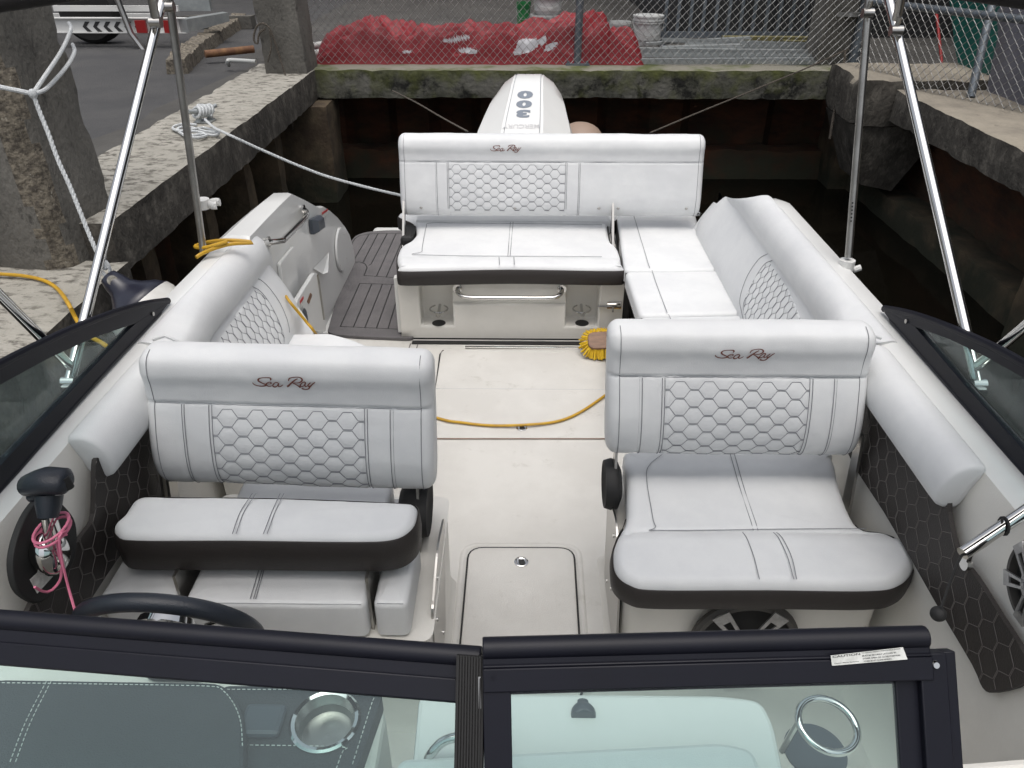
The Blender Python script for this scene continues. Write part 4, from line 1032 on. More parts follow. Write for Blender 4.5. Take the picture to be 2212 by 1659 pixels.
# --- aft bench: base with pockets
yb = at(1100, 735, Z=0).y
def XB(x, y): return at(x, y, Y=yb).x
zB = lambda y: at(1100, y, Y=yb).z
xs_ = [XB(864, 680), XB(907, 660), XB(978, 660), XB(1222, 660), XB(1293, 660), XB(1344, 680)]
zz_ = [.012, zB(705), zB(658), zB(614), .375]
def pk(i, j):
    if i in (1, 3) and j in (1, 2): return .11
    if i in (1, 3) and j == 3: return .11
    if i == 2 and j in (2,): return .022
    if i == 2 and j == 3: return .022
    return 0
m = MB()
for i in range(5):
    for j in range(4):
        d = pk(i, j); a, b_, c, e = xs_[i], xs_[i+1], zz_[j], zz_[j+1]; ins = .012 if d > .05 else .004
        m.add([(a, yb+d, c), (b_, yb+d, c), (b_, yb+d, e), (a, yb+d, e)], [[0,1,2,3]])
        for (i2, j2, q) in ((i-1, j, 'l'), (i+1, j, 'r'), (i, j-1, 'b'), (i, j+1, 't')):
            d2 = pk(i2, j2) if 0 <= i2 < 5 and 0 <= j2 < 4 else None
            if d2 is None or d2 >= d: continue
            if q == 'l': m.add([(a, yb+d2, c), (a, yb+d, c), (a, yb+d, e), (a, yb+d2, e)], [[0,1,2,3]])
            if q == 'r': m.add([(b_, yb+d2, c), (b_, yb+d, c), (b_, yb+d, e), (b_, yb+d2, e)], [[0,1,2,3]])
            if q == 'b': m.add([(a, yb+d2, c), (b_, yb+d2, c), (b_, yb+d, c), (a, yb+d, c)], [[0,1,2,3]])
            if q == 't': m.add([(a, yb+d2, e), (b_, yb+d2, e), (b_, yb+d, e), (a, yb+d, e)], [[0,1,2,3]])
xl, xr = xs_[0], xs_[5]
m.add([(xl,yb,.012),(xl,4.4,.012),(xl,4.4,.375),(xl,yb,.375)], [[0,1,2,3]]); m.add([(xr,yb,.012),(xr,4.4,.012),(xr,4.4,.375),(xr,yb,.375)], [[0,1,2,3]])
m.add([(xl,yb,.375),(xr,yb,.375),(xr,4.4,.375),(xl,4.4,.375)], [[0,1,2,3]])
AB = m.build('aft_bench_base', 'liner', B, bevel=.010, angle=50)
m = MB(); m.box(xl+.01, xr-.01, yb+.006, yb+.02, -.0, .014); m.box(xl+.06, xr+.2, yb-.055, yb-.02, .001, .006); m.build('rubber_seal', 'rubber', AB, smooth=False)
m = MB(); m.box(xl-.022, xl-.001, yb+.02, yb+.06, .03, .36); m.build('side_strip', 'white_plastic', AB, smooth=False, bevel=.006)
m = MB(); a, b_ = XB(988, 628), XB(1214, 628); zh = zB(634)
m.tube(cat([(a, yb+.02, zh+.02), (a+.005, yb-.015, zh+.012), (a+.04, yb-.045, zh), (a+.12, yb-.05, zh-.003), ((a+b_)/2, yb-.05, zh-.003), (b_-.12, yb-.05, zh-.003), (b_-.04, yb-.045, zh), (b_-.005, yb-.015, zh+.012), (b_, yb+.02, zh+.02)], 6), .0125, 12)
for q in (a, b_): m.disc((q, yb+.018, zh+.02), (0,-1,0), .024, .006, 20)
m.build('grab_handle', 'steel', AB)
for px in (948, 1257):
    c = at(px, 667, Y=yb+.05); m = MB(); m.tube([(c.x+.048*math.sin(t), yb+.05-.048*math.cos(t), c.z) for t in [R(-150)+R(300)*k/30 for k in range(31)]], .0045, 8)
    m.tube([(c.x, yb+.11, c.z-.005), (c.x, yb+.02, c.z-.012)], .008, 8); m.disc((c.x, yb+.015, c.z-.02), (0,-1,.3), .014, .01, 14); m.build('cup_hoop', 'steel', AB)
    p = at(px, 698, Z=zz_[1]+.001); m = MB(); m.disc(p, (0,0,1), .037, .002, 28); m.build('pocket_drain', 'ink', AB)
m = MB(); a = at(1332, 659, Y=yb-.004); m.box(a.x-.05, a.x+.025, yb-.008, yb-.002, a.z-.02, a.z+.02); m.tube([(a.x-.10, yb-.016, a.z), (a.x+.02, yb-.016, a.z)], .007, 8); m.tube([(a.x-.02, yb-.016, a.z), (a.x-.02, yb-.03, a.z-.03)], .005, 6); m.build('barrel_bolt', 'steel', AB, smooth=False)
m = MB(); m.box(xr+.004, xr+.035, yb-.004, yb+.03, .03, .35); m.build('rubber_seal', 'rubber', AB, smooth=False)
# bench cushion
AO = [(862,574),(857,553),(866,530),(887,517),(899,500),(893,480),(888,455),(1308,455),(1312,485),(1319,518),(1332,530),(1341,552),(1341,572),(1330,580),(1100,577),(880,581)]
m = MB(); pts = [at(x, y, Z=.45) for x, y in AO]; out = [(p.x, p.y) for p in cat([(p.x, p.y, 0) for p in pts], 5, True)]
ysa = at(1100, 556, Z=.45).y
hfA = lambda x, y: -.006*math.exp(-((y-ysa)/.007)**2)+.008*smooth(ysa, ysa-.05, y)
P, NRM, C0 = star_pad(m, out, .45, .37, .03, hfA, .016, 22); m.mi = 1
for pl in ([(1103,475),(1097,555)], [(1109,475),(1102,555)], [(1078,558),(1079,577)], [(1110,558),(1111,577)]): surf_line(m, pl, lambda x, y: .4565+hfA(x, y), .0016, .45)
surf_line(m, [(1300,487),(1000,484),(930,484),(921,492),(915,520),(912,545),(920,553),(1300,556)], lambda x, y: .4565+hfA(x, y), .0013, .45)
AC = m.build('aft_bench', ['vinyl', 'thread'], B, angle=60)
m = MB(); bandloop(m, P, NRM, .436, .355); m.build('seat_skirt', 'skirt', AC, angle=60)
x0 = at(864, 380, D=4.32).x; x1 = at(1515, 380, D=4.32).x; qa = at(969, 390, D=4.25).x; qb = at(1221, 390, D=4.25).x
PA = [(.055,.33),(.062,.375),(.045,.415),(.0,.43),(-.045,.41),(-.055,.33),(-.052,.15),(-.04,.05),(-.01,.0),(.03,-.0),(.058,.03),(.070,.09),(.068,.16),(.060,.24),(.054,.29)]
o, bo3 = flip_back(x0, x1, (4.27, .53), .17, qa, qb, prof=PA, t0h=.295, tmax=.34, qtmax=.25, extra_lines=(at(940, 390, D=4.27).x, at(1253, 390, D=4.27).x), logo_x=at(1092, 311, D=4.2).x, logo_w=.172, logo_t=-.075, parent=AC)
for px in (906, 1112, 1296, 1338, 1487):
    p = bo3.pt(at(px, 455, D=4.27).x, .245, 0); m = MB(); m.disc(p, (0,-1,-.3), .009, .004, 12, .006); m.build('screw', 'bracket', o)
for px in (877, 1320):
    a = at(px, 480, Y=4.25); m = MB(); m.prism([(a.x-.006, 4.22, .62), (a.x-.006, 4.27, .62), (a.x-.006, 4.10, .34), (a.x-.006, 4.04, .34)], (.012, 0, 0)); m.build('hinge_arm', 'bracket', AC, smooth=False)
m = MB(); a = at(890, 505, Z=.4); m.box(a.x-.04, a.x+.03, 4.08, 4.3, .3, .455); m.build('arm_cover', 'rubber', AC, smooth=False, bevel=.02)
m = MB(); m.box(xl+.03, xr-.02, 4.33, 4.42, .375, .47); m.build('rear_cushion', 'vinyl', AC, smooth=False, bevel=.02)

# --- corner seat cushions on the right and the small seat on the left
def flat_cushion(px, z, h, lines, r=.03, name='side_seat_cushion'):
    P = roundpoly([at(x, y, Z=z) for x, y in px], .03); m = MB(); star_pad(m, [(p.x, p.y) for p in P], z, z-h, .022, None, .016, 12); m.mi = 1
    for pl in lines: surf_line(m, pl, lambda x, y: z+.0068, .0014, z)
    return m.build(name, ['vinyl', 'thread'], B, angle=60)
s1 = flat_cushion([(1330,448),(1500,448),(1512,500),(1556,582),(1349,583)], .45, .07, [[(1367,462),(1380,505),(1403,581)]])
s2 = flat_cushion([(1350,585.5),(1557,583.5),(1606,676),(1382,681)], .45, .07, [[(1408,586),(1421,625),(1441,678)]])
s3 = flat_cushion([(1381,683.5),(1608,679),(1665,790),(1420,795)], .45, .07, [[(1444,682),(1452,700)]])
a, b_, c, d = at(1350, 586, Z=.43), at(1383, 683, Z=.43), at(1400, 730, Z=.43), at(1330, 470, Z=.43)
m = MB(); m.prism([d, a, b_, c, c+V((.02,0,0)), b_+V((.02,0,0)), a+V((.02,0,0)), d+V((.02,0,0))], (0, 0, -.075)); 
m.build('seat_skirt', 'skirt', s2, smooth=False)
m = MB(); m.prism([d+V((.06,0,-.06)), c+V((.06,0,-.06)), V((1.05, c.y, .37)), V((1.05, d.y, .37))], (0, 0, -.37)); m.build('side_seat_base', 'liner', B, smooth=False)
m = MB(); c1 = at(1500, 478, Z=.46); m.tube([(c1.x+.035*math.cos(t*math.pi/12), c1.y+.10+.035*math.sin(t*math.pi/12), .50) for t in range(24)], .005, 8, closed=True); m.tube([(c1.x+.035*math.cos(t*math.pi/12), c1.y+.02+.035*math.sin(t*math.pi/12), .50) for t in range(24)], .005, 8, closed=True); m.build('cup_hoop', 'steel', B)
flat_cushion([(624,719),(712,717),(758,730),(806,748),(850,800),(850,880),(540,880),(600,770)], .45, .07, [])
m = MB(); a = at(640, 722, Z=.37); m.prism([(-1.04, a.y-.02, .37), (at(740, 735, Z=.37).x, a.y-.05, .37), (at(830, 800, Z=.37).x, 2.4, .37), (-1.04, 2.1, .37)], (0, 0, -.37)); m.build('side_seat_base', 'liner', B, smooth=False)

# ------------------------------------------------------ outboard motor
xc = at(1131, 230, Y=5.3).x
def cowl_prof(y):
    pts = [(4.78,.62),(4.84,.735),(4.92,.795),(5.1,.865),(5.3,.945),(5.42,.995),(5.5,1.025),(5.6,1.045),(5.68,1.045),(5.76,1.0),(5.82,.86)]
    for (a, b_), (c, d) in zip(pts, pts[1:]):
        if a <= y <= c: return b_+(d-b_)*(y-a)/(c-a)
    return pts[0][1] if y < 4.78 else .8
XCL = lambda y: xc+.012+(y-5.3)*.07
rings = []
for y in [4.78, 4.8, 4.84, 4.9, 4.98, 5.08, 5.2, 5.32, 5.42, 5.48, 5.54, 5.62, 5.68, 5.73, 5.78, 5.82]:
    z = cowl_prof(y); f = smooth(4.78, 5.0, y)*.35+.65; g = 1-.36*smooth(5.0, 5.8, y); tw = .135-.035*smooth(4.9, 5.7, y)
    half = [(0, 0), (tw*.82, 0), (tw*.86, -.004), (tw, -.004), (tw*1.08, -.012), (tw+.07*f, -.055), (.285*f*g+.035, -.13), (.325*f*g+.03, -.25), (.33*f*g+.03, -.38), (.31*f*g+.02, -.55)]
    zb_ = lambda q: max(q, .28)
    sec = [(-a, zb_(z+b_)) for a, b_ in half[::-1]]+[(a, zb_(z+b_)) for a, b_ in half[1:]]
    rings.append([V((XCL(y)+a, y, b_)) for a, b_ in sec])
m = MB(); m.loft(rings); CW = m.build('outboard_motor', 'gel', B, angle=32)
m = MB()
for s in (1, -1):
    for y0_, off_, w2 in ((4.84, .835, .0014),): m.tube([V((XCL(y)+s*off_*(.135-.035*smooth(4.9, 5.7, y)), y, cowl_prof(y)+.0005)) for y in [4.84+.02*k for k in range(46)]], w2, 4)
m.build('panel_seam', 'decal', CW)
for s in (1, -1):
    m = MB(); rr = []
    for y in [4.80+.06*k for k in range(13)]:
        f = smooth(4.78, 5.0, y)*.35+.65; g = 1-.36*smooth(5.0, 5.8, y); X = .33*f*g+.03; z = cowl_prof(y)
        rr.append([V((XCL(y)+s*(X+a), y, max(.25, z+b_))) for a, b_ in ((-.02, -.20), (.012, -.26), (.03, -.38), (.03, -.60), (-.02, -.62))])
    m.loft(rr); m.build('side_cowl', 'gel', CW, angle=50)
m = MB(); m.box(xc-.16, xc+.16, 4.95, 5.6, -.3, .32); m.build('lower_cowl', 'gel', CW, smooth=False, bevel=.04)
m = MB(); m.box(xc-.06, xc+.06, 5.05, 5.35, -.6, -.28); m.build('drive_leg', 'gel', CW, smooth=False, bevel=.02)
def cow(x, y): return V((XCL(y)-.006+x, y, cowl_prof(y)+.0022))
ylo, yhi = at(1130, 254, Z=.90).y, at(1130, 198, Z=.96).y
for i, ch in enumerate('300'):
    m = MB(); cy = 5.165+.098*i*1.0
    put_text(m, ch, lambda x, y, cy=cy: cow(-x, cy-y), size=.098, bold=.006, xscale=1.9); m.build('horsepower_digit', 'decal', CW, smooth=False)
m = MB(); put_text(m, 'MERCURY', lambda x, y: cow(-x, 5.035-y), size=.055, bold=.0012, xscale=.95); m.build('maker_name', 'pale_decal', CW, smooth=False)

# ------------------------------------------------------ helm: wheel, dash, throttle
WC = at(370, 1360, Y=1.20); wn = V((0, .917, .40)); wu = V((0, -.40, .917)); wr = V((1, 0, 0)); wr = (wr*math.cos(R(4))-wu*math.sin(R(4))); wu = wn.cross(wr)*-1 if wn.cross(wr).z < 0 else wn.cross(wr)
m = MB(); m.tube([WC+wr*.190*math.cos(t*math.pi/32)+wu*.184*math.sin(t*math.pi/32) for t in range(64)], 0.0205, 14, closed=True, flat=1.0, up=wn); SW = m.build('steering_wheel', 'leather', B, angle=80)
m = MB(); m.loft([[WC-wn*.02+wu*.035+wn*h+(wr*math.cos(t*math.pi/14)+wu*math.sin(t*math.pi/14))*q for t in range(28)] for q, h in ((.062, 0), (.068, .012), (.062, .03), (.035, .042), (.002, .045))], True, False); m.build('hub', 'steel', SW)
for ang in (R(150), R(30), R(-90)):
    d = wr*math.cos(ang)+wu*math.sin(ang); e = wn.cross(d)
    for sg in (1, -1): 
        m = MB(); m.tube([WC-wn*.02+d*.05+e*sg*.012, WC-wn*.008+d*.165+e*sg*.02], .005, 8); m.build('spoke', 'steel', SW)
# dash: pads on the left
def dash_slab(name, px, z, th, mt, par=B, r=.02, bevel=.008, Zp=None):
    P = roundpoly([at(x, y, Z=z) for x, y in px], r); m = MB(); m.prism([V((p.x, p.y, z-th)) for p in P], (0, 0, th)); return m.build(name, mt, par, smooth=False, bevel=bevel), P
D1, PD = dash_slab('dash_pad', [(-60, 1464), (490, 1473), (528, 1535), (528, 1700), (520, 1950), (-280, 1950)], .86, .05, 'pad', r=.06)
m = MB()
def dl(pts, z, n=5):
    q = cat([at(x, y, Z=z) for x, y in pts], n); q = resample(q, .009)
    for i in range(0, len(q)-1, 1): m.tube([q[i], q[i].lerp(q[i+1], .6)], .0009, 4)
dl([(-40, 1474), (250, 1478), (450, 1482), (480, 1490), (505, 1520), (520, 1560), (524, 1615)], .861)
dl([(100, 1472), (55, 1560), (20, 1650)], .861); dl([(110, 1472), (66, 1560), (32, 1650)], .861)
m.build('seam_stitching', 'label', D1)
cp = at(702, 1556, Z=.835)
from mathutils.geometry import tessellate_polygon
P = roundpoly([at(x, y, Z=.83) for x, y in [(480, 1482), (818, 1484), (826, 1500), (770, 1662), (700, 1720), (500, 1720)]], .015)
hole = [V((cp.x+.0565*math.cos(t*math.pi/18), cp.y+.0565*math.sin(t*math.pi/18), .83)) for t in range(36)]
m = MB(); m.add(P+hole, [list(f) for f in tessellate_polygon([P, hole])]); m.loft([[p-V((0,0,.04)) for p in P], P], True, False); m.loft([hole, [p-V((0,0,.03)) for p in hole]], True, False)
D2 = m.build('dash_pad', 'pad', B, smooth=False)
m = MB(); dl([(490, 1489), (812, 1491), (806, 1510), (760, 1655)], .831); dl([(528, 1609), (735, 1613), (738, 1625), (725, 1665)], .8315); m.build('seam_stitching', 'label', D2)
m = MB()
def hring(c, q, z, n=36): return [V((c.x+q*math.cos(t*2*math.pi/n), c.y+q*math.sin(t*2*math.pi/n), z)) for t in range(n)]
m.loft([hring(cp, .060, .831), hring(cp, .060, .835), hring(cp, .056, .838), hring(cp, .050, .836), hring(cp, .048, .812)], True, False); CH = m.build('cup_holder', 'steel', D2, angle=25)
m = MB(); m.loft([hring(cp, .0479, .8118), hring(cp, .044, .797), hring(cp, .001, .796)], True, False); m.build('cup_liner', 'alu', CH, angle=25)
m = MB(); p = at(568, 1560, Z=.835); m.box(p.x-.035, p.x+.035, p.y-.03, p.y+.03, .831, .846); m.build('dash_switch_cover', 'grey_plastic', D2, smooth=False, bevel=.01)
m = MB(); a = at(-260, 1440, Z=.84); b_ = at(838, 1500, Z=.80)
m.prism([(-1.06, .3, .805), (b_.x, .3, .79), (b_.x, .86, .79), (at(480,1482,Z=.86).x, .93, .80), (-1.06, .97, .81)], (0, 0, -.55)); HC = m.build('helm_console', 'liner', B, smooth=False, bevel=.012)
m = MB(); p = at(352, 1452, Z=.86); m.box(p.x-.055, p.x+.055, .90, .965, .80, .875); m.tube([(p.x, .93, .83), WC-wn*.03], .022, 12); m.build('steering_column', 'rubber', HC, smooth=False, bevel=.015)
# port console seen through the right pane
D3, _ = dash_slab('port_console', [(905, 1497), (1300, 1498), (1560, 1501), (1645, 1512), (1672, 1565), (1700, 1700), (1740, 2400), (820, 2400)], .80, .5, 'gel', r=.02)
D4, _ = dash_slab('console_cushion', [(858, 1638), (1560, 1602), (1630, 1618), (1660, 1720), (1650, 2400), (800, 2400)], .83, .028, 'vinyl', r=.02)
m = MB(); m.prism([(at(1672,1560,Z=.72).x-.06, .3, .70), (1.04, .3, .70), (1.05, .86, .70), (at(1672,1560,Z=.72).x-.06, .80, .70)], (0, 0, -.45)); PC = m.build('port_console_shelf', 'liner', B, smooth=False, bevel=.015)
m = MB(); p = at(1260, 1545, Z=.80); m.loft([[V((p.x+q*math.cos(t), p.y+max(-.006, q*math.sin(t)*1.0), .801+h)) for t in [2*math.pi*k/20 for k in range(20)]] for q, h in ((.022, 0), (.021, .008), (.016, .016), (.004, .02))]); m.tube([(p.x, p.y+.014, .80), (p.x, p.y+.02, .812)], .010, 10); m.build('glovebox_latch', 'grey_plastic', D3)
m = MB(); q = [at(922, 1648, Z=.80), at(930, 1630, Z=.83), at(955, 1603, Z=.85), at(990, 1592, Z=.86), at(1040, 1590, Z=.86), at(1080, 1605, Z=.84), at(1085, 1640, Z=.80)]; m.tube(cat(q, 5), .008, 10); m.build('grab_handle', 'steel', D3)
p = at(1788, 1566, Z=.80); m = MB(); hn = V((.15, -.25, 1)).normalized(); ha = V((1, 0, -.15)).normalized(); hb = hn.cross(ha)
m.tube([p+ha*.052*math.cos(t*math.pi/20)+hb*.046*math.sin(t*math.pi/20) for t in range(40)], .0065, 10, closed=True); m.tube([p-ha*.052, p-ha*.06+V((0,.01,-.10))], .006, 8); m.build('cup_hoop', 'steel', PC)
p = at(1760, 1626, Z=.70); m = MB(); m.disc(p+V((0,0,.001)), (0,0,1), .055, .005, 30); m.build('rubber_coaster', 'grey_plastic', PC)
# throttle
XW = -1.076
m = MB(); Pq = cat([at(x, y, X=XW) for x, y in [(118,1085),(90,1062),(52,1098),(26,1150),(12,1210),(18,1262),(38,1290),(72,1302),(110,1270),(148,1205),(150,1130)]], 5, True); Pq = [p+V((.0,0,0)) for p in Pq]
m.prism(Pq, (.016, 0, 0)); TH = m.build('throttle_control', 'rubber', B, smooth=False, bevel=.004)
cb = at(108, 1195, X=XW+.045); m = MB(); m.ellip(cb, .038, .044, .055); m.build('chrome_ball', 'steel', TH)
g0 = cb+V((.02, .0, .03)); g1 = at(104, 1112, X=XW+.07); 
m = MB(); m.tube([g0, g1], [.026, .020], 14, flat=.6); m.build('lever_arm', 'steel', TH)
m = MB(); g2 = at(106, 1070, X=XW+.07); m.tube([g1-(g2-g1)*.15, g1.lerp(g2, .5), g2], [.020, .026, .028], 14)
h0, h1_, h2_ = at(52, 1050, X=XW+.02), at(100, 1038, X=XW+.08), at(150, 1040, X=XW+.13)
m.tube([h0+V((0,0,.0)), h0.lerp(h1_, .15), h0.lerp(h1_, .6), h1_, h2_.lerp(h1_, .2), h2_], [.012, .026, .031, .033, .031, .018], 16, flat=.85); m.tube([h0+V((.005,0,-.03)), h1_+V((0,0,-.025))], [.012, .016], 10)
m.build('lever_grip', 'leather', TH, angle=70)
m = MB(); a = h2_+V((-.006,-.004,0)); m.tube([a+V((0,0,.014)), a+V((.004,0,-.014))], .010, 10); m.build('trim_button', 'rubber', TH)
m = MB(); c = at(70, 1225, X=XW+.018); m.prism([at(x, y, X=XW+.0175) for x, y in [(64,1252),(106,1213),(120,1238),(80,1282)]], (.001, 0, 0)); o = m.build('spec_sticker', 'label', TH, smooth=False)
# right wall speaker
sp = at(2262, 1270, X=1.05); speaker(B, (1.046, sp.y, sp.z), (-1, 0, 0), .098, 6, .3)

# ------------------------------------------------------ windshield
def bar(m, p, q, n, wdt, th):
    """flat bar from p to q, width along n, centred thickness th"""
    p, q, n = V(p), V(q), V(n).normalized(); d = (q-p).normalized(); t = d.cross(n).normalized()*th/2
    m.hexa([p-t, p+n*wdt-t, p+n*wdt+t, p+t], [q-t, q+n*wdt-t, q+n*wdt+t, q+t])
DN = V((0, -.30, -.34)).normalized()
TL, TR_ = at(-120, 1334, Z=1.15), at(1040, 1424, Z=1.15)
m = MB(); bar(m, TL, TR_, DN, .056, .022); m.tube([TL+V((0,0,.004)), TR_+V((0,0,.004))], .0145, 12); bar(m, TL+DN*.024, TR_+DN*.024, DN, .030, .030)
bar(m, TR_+DN*.3, TR_+DN*.02, (TL-TR_), .012, .02)
FRM = m.build('windshield_frame', 'black', B, bevel=.002, angle=35)
m = MB(); a, b_ = TL+DN*.050, TR_+DN*.050; L2 = DN*.40; nn = (b_-a).cross(DN).normalized()*.0025
m.hexa([a-nn, b_-nn, b_+nn, a+nn], [a+L2-nn, b_+L2-nn, b_+L2+nn, a+L2+nn]); m.build('windshield_pane', 'glass', FRM, smooth=False)
# ribbed hinge post
pt0 = at(988, 1412, Z=1.165); pt1 = at(1047, 1416, Z=1.165); dd = (pt1-pt0)
m = MB(); bar(m, pt0, pt0+DN*.36, dd, dd.length, .02)
for k in range(9): bar(m, pt0+dd*(.06+.1*k)+DN.cross(dd).normalized()*.011, pt0+dd*(.06+.1*k)+DN.cross(dd).normalized()*.011+DN*.36, dd, dd.length*.05, .006)
for k in range(9): bar(m, pt0+dd*(.06+.1*k)-DN.cross(dd).normalized()*.011, pt0+dd*(.06+.1*k)-DN.cross(dd).normalized()*.011+DN*.36, dd, dd.length*.05, .006)
m.build('hinge_post', 'rubber', B, smooth=False)
# opened centre door on the right
A0, A1 = at(1042, 1381, Z=1.19), at(1998, 1356, Z=1.19)
dx = (A1-A0).normalized(); LW = (A1-A0).length
DD = V((0, -.30, -.40)).normalized(); DD = (DD-dx*DD.dot(dx)).normalized(); nf = dx.cross(DD).normalized(); nf = nf if nf.z > 0 else -nf
m = MB(); m.tube([A0+DD*.012, A1+DD*.012], .0150, 14)
bar(m, A0+DD*.012, A1+DD*.012, DD, .052, .020); bar(m, A0+DD*.030, A1+DD*.030, DD, .004, .029); bar(m, A0+DD*.034+nf*.004, A1+DD*.034+nf*.004, DD, .030, .022)
e = .052
bar(m, A0+DD*.035, A0+DD*.42, dx, .036, .024); bar(m, A1-dx*.016+DD*.030, A1-dx*.016+DD*.42, dx, .036, .024); bar(m, A1+dx*.018+DD*.030-nf*.004, A1+dx*.018+DD*.42-nf*.004, dx, .018, .018)
bar(m, A1-dx*.045+DD*.055-nf*.004, A1-dx*.045+DD*.42-nf*.004, dx, .032, .010)
bar(m, A0+dx*.034+DD*.06-nf*.006, A1-dx*.016+DD*.06-nf*.006, DD, .012, .008)
DR = m.build('windshield_door', 'black', B, bevel=.0018, angle=35)
m = MB(); a, b_ = A0+dx*.03+DD*.062-nf*.004, A1-dx*.01+DD*.062-nf*.004; m.hexa([a-nf*.002, b_-nf*.002, b_+nf*.002, a+nf*.002], [a+DD*.36-nf*.002, b_+DD*.36-nf*.002, b_+DD*.36+nf*.002, a+DD*.36+nf*.002]); m.build('door_pane', 'glass', DR, smooth=False)
for p, mt in ((A0+dx*.014+DD*.045, 'rubber'), (A1+dx*.004+DD*.045, 'steel'), (A0+dx*.020+DD*.195, 'steel')):
    m = MB(); m.disc(p+nf*.012, nf, .006, .003, 14, .004); m.build('screw', mt, DR)
m = MB(); p = A0-dx*.006+DD*.046+nf*.002; bar(m, p, p+DD*.040, dx, .003, .006); m.build('latch_strip', 'bracket', DR, smooth=False)
# caution label on the door frame
l0 = at(1796, 1415, D=(A1-CAM).dot(FW)); 
def onframe(x, y): 
    d = at(x, y, D=1)-CAM; o_ = A0+nf*.0165; t = (o_-CAM).dot(nf)/d.dot(nf); return CAM+d*t
Lp = [onframe(x, y) for x, y in [(1794,1416),(1950,1398),(1960,1424),(1797,1438)]]
m = MB(); m.prism(Lp, nf*.0006); LB = m.build('caution_label', 'label', DR, smooth=False)
ux = (Lp[1]-Lp[0]); uy = (Lp[0]-Lp[3])
def lab(u, v): return Lp[3].lerp(Lp[2], u).lerp(Lp[0].lerp(Lp[1], u), v)+nf*.0010
W_, H_ = ux.length, uy.length
m = MB()
for txt, u0, u1, v, hh in (('CAUTION', .02, .40, .86, .20), ('Taylor Made Systems', .03, .36, .20, .12), ('TO AVOID INJURY, WINDSHIELD DOOR', .42, .96, .90, .13), ('MUST BE SECURELY LATCHED IN', .42, .88, .65, .13), ('EITHER OPEN OR CLOSE POSITION', .42, .92, .40, .13), ('WHEN BOAT IS UNDERWAY.', .42, .80, .16, .13)):
    vs, fs = text_mesh(txt, size=1, bold=.012); xa_, xb_ = min(p[0] for p in vs), max(p[0] for p in vs); ya_, yb_ = min(p[1] for p in vs), max(p[1] for p in vs)
    m.add([lab(u0+(u1-u0)*(x-xa_)/(xb_-xa_), v+hh*((y-ya_)/(yb_-ya_)-.5)) for x, y in vs], fs)
m.build('label_text', 'ink', LB, smooth=False)
# side panes
for s in (-1, 1):
    XS = 1.205*s; mir = (lambda x: x) if s > 0 else (lambda x: 2212-x)
    if s > 0:
        top = [(1911,667),(1955,675),(2010,692),(2080,720),(2150,752),(2212,786)]; bot = [(1928,690),(2000,770),(2100,885),(2212,1014)]
        gt = [(1984,706),(2060,733),(2140,771),(2212,812)]; gb = [(2000,725),(2100,842),(2212,964)]
    else:
        top = [(362,650),(310,658),(230,682),(150,714),(70,752),(0,788)]; bot = [(342,675),(260,760),(150,880),(0,1050)]
        gt = [(285,699),(200,727),(100,772),(0,826)]; gb = [(268,716),(150,840),(0,996)]
    T3 = [at(x, y, X=XS) for x, y in top]; B3 = [at(x, y, X=XS) for x, y in bot]; GT = [at(x, y, X=XS) for x, y in gt]; GB = [at(x, y, X=XS) for x, y in gb]
    d = (T3[-1]-T3[-2]); T3.append(T3[-1]+V((0, -.35, .06))); T3.append(T3[-1]+V((-s*.03, -.45, .02)))
    B3.append(V((XS, T3[-2].y, B3[-1].z))); B3.append(V((XS-s*.03, T3[-1].y, B3[-1].z)))
    GT.append(T3[-2]+V((0, 0, -.03))); GT.append(T3[-1]+V((0, 0, -.03))); GB.append(B3[-2]+V((0, 0, .03))); GB.append(B3[-1]+V((0, 0, .03)))
    def strip(m, A_, B_, th, off=0):
        A_ = resample(A_, .03); n_ = len(A_); Bq = resample(B_, .03); 
        Bq = [Bq[min(len(Bq)-1, int(i*(len(Bq)-1)/(n_-1)))] .lerp(Bq[min(len(Bq)-1, int(i*(len(Bq)-1)/(n_-1))+1)], (i*(len(Bq)-1)/(n_-1))%1) for i in range(n_)]
        o1 = V((th/2, 0, 0)); oo = V((off, 0, 0))
        m.loft([[a-o1+oo, a+o1+oo, b2+o1+oo, b2-o1+oo] for a, b2 in zip(A_, Bq)])
    m = MB(); strip(m, T3, GT, .02); strip(m, B3, GB, .02); m.prism([T3[0]+V((-.0105,0,0)), GT[0]+V((-.0105,0,0)), GB[0]+V((-.0105,0,0)), B3[0]+V((-.0105,0,0))], (.021, 0, 0)); m.tube(resample(cat(T3, 4), .03), .012, 10); m.tube(resample(cat(B3, 4), .03), .012, 8)
    SF = m.build('side_window_frame', 'black', B, angle=35)
    m = MB(); strip(m, GT, GB, .005); m.build('side_window_pane', 'glass', SF, smooth=False)
    m = MB(); p = at(2325 if False else (1958 if s > 0 else 330), 694 if s > 0 else 678, X=XS-s*.012); m.disc(p, (-s,0,0), .007, .003, 12); m.build('screw', 'bracket', SF)
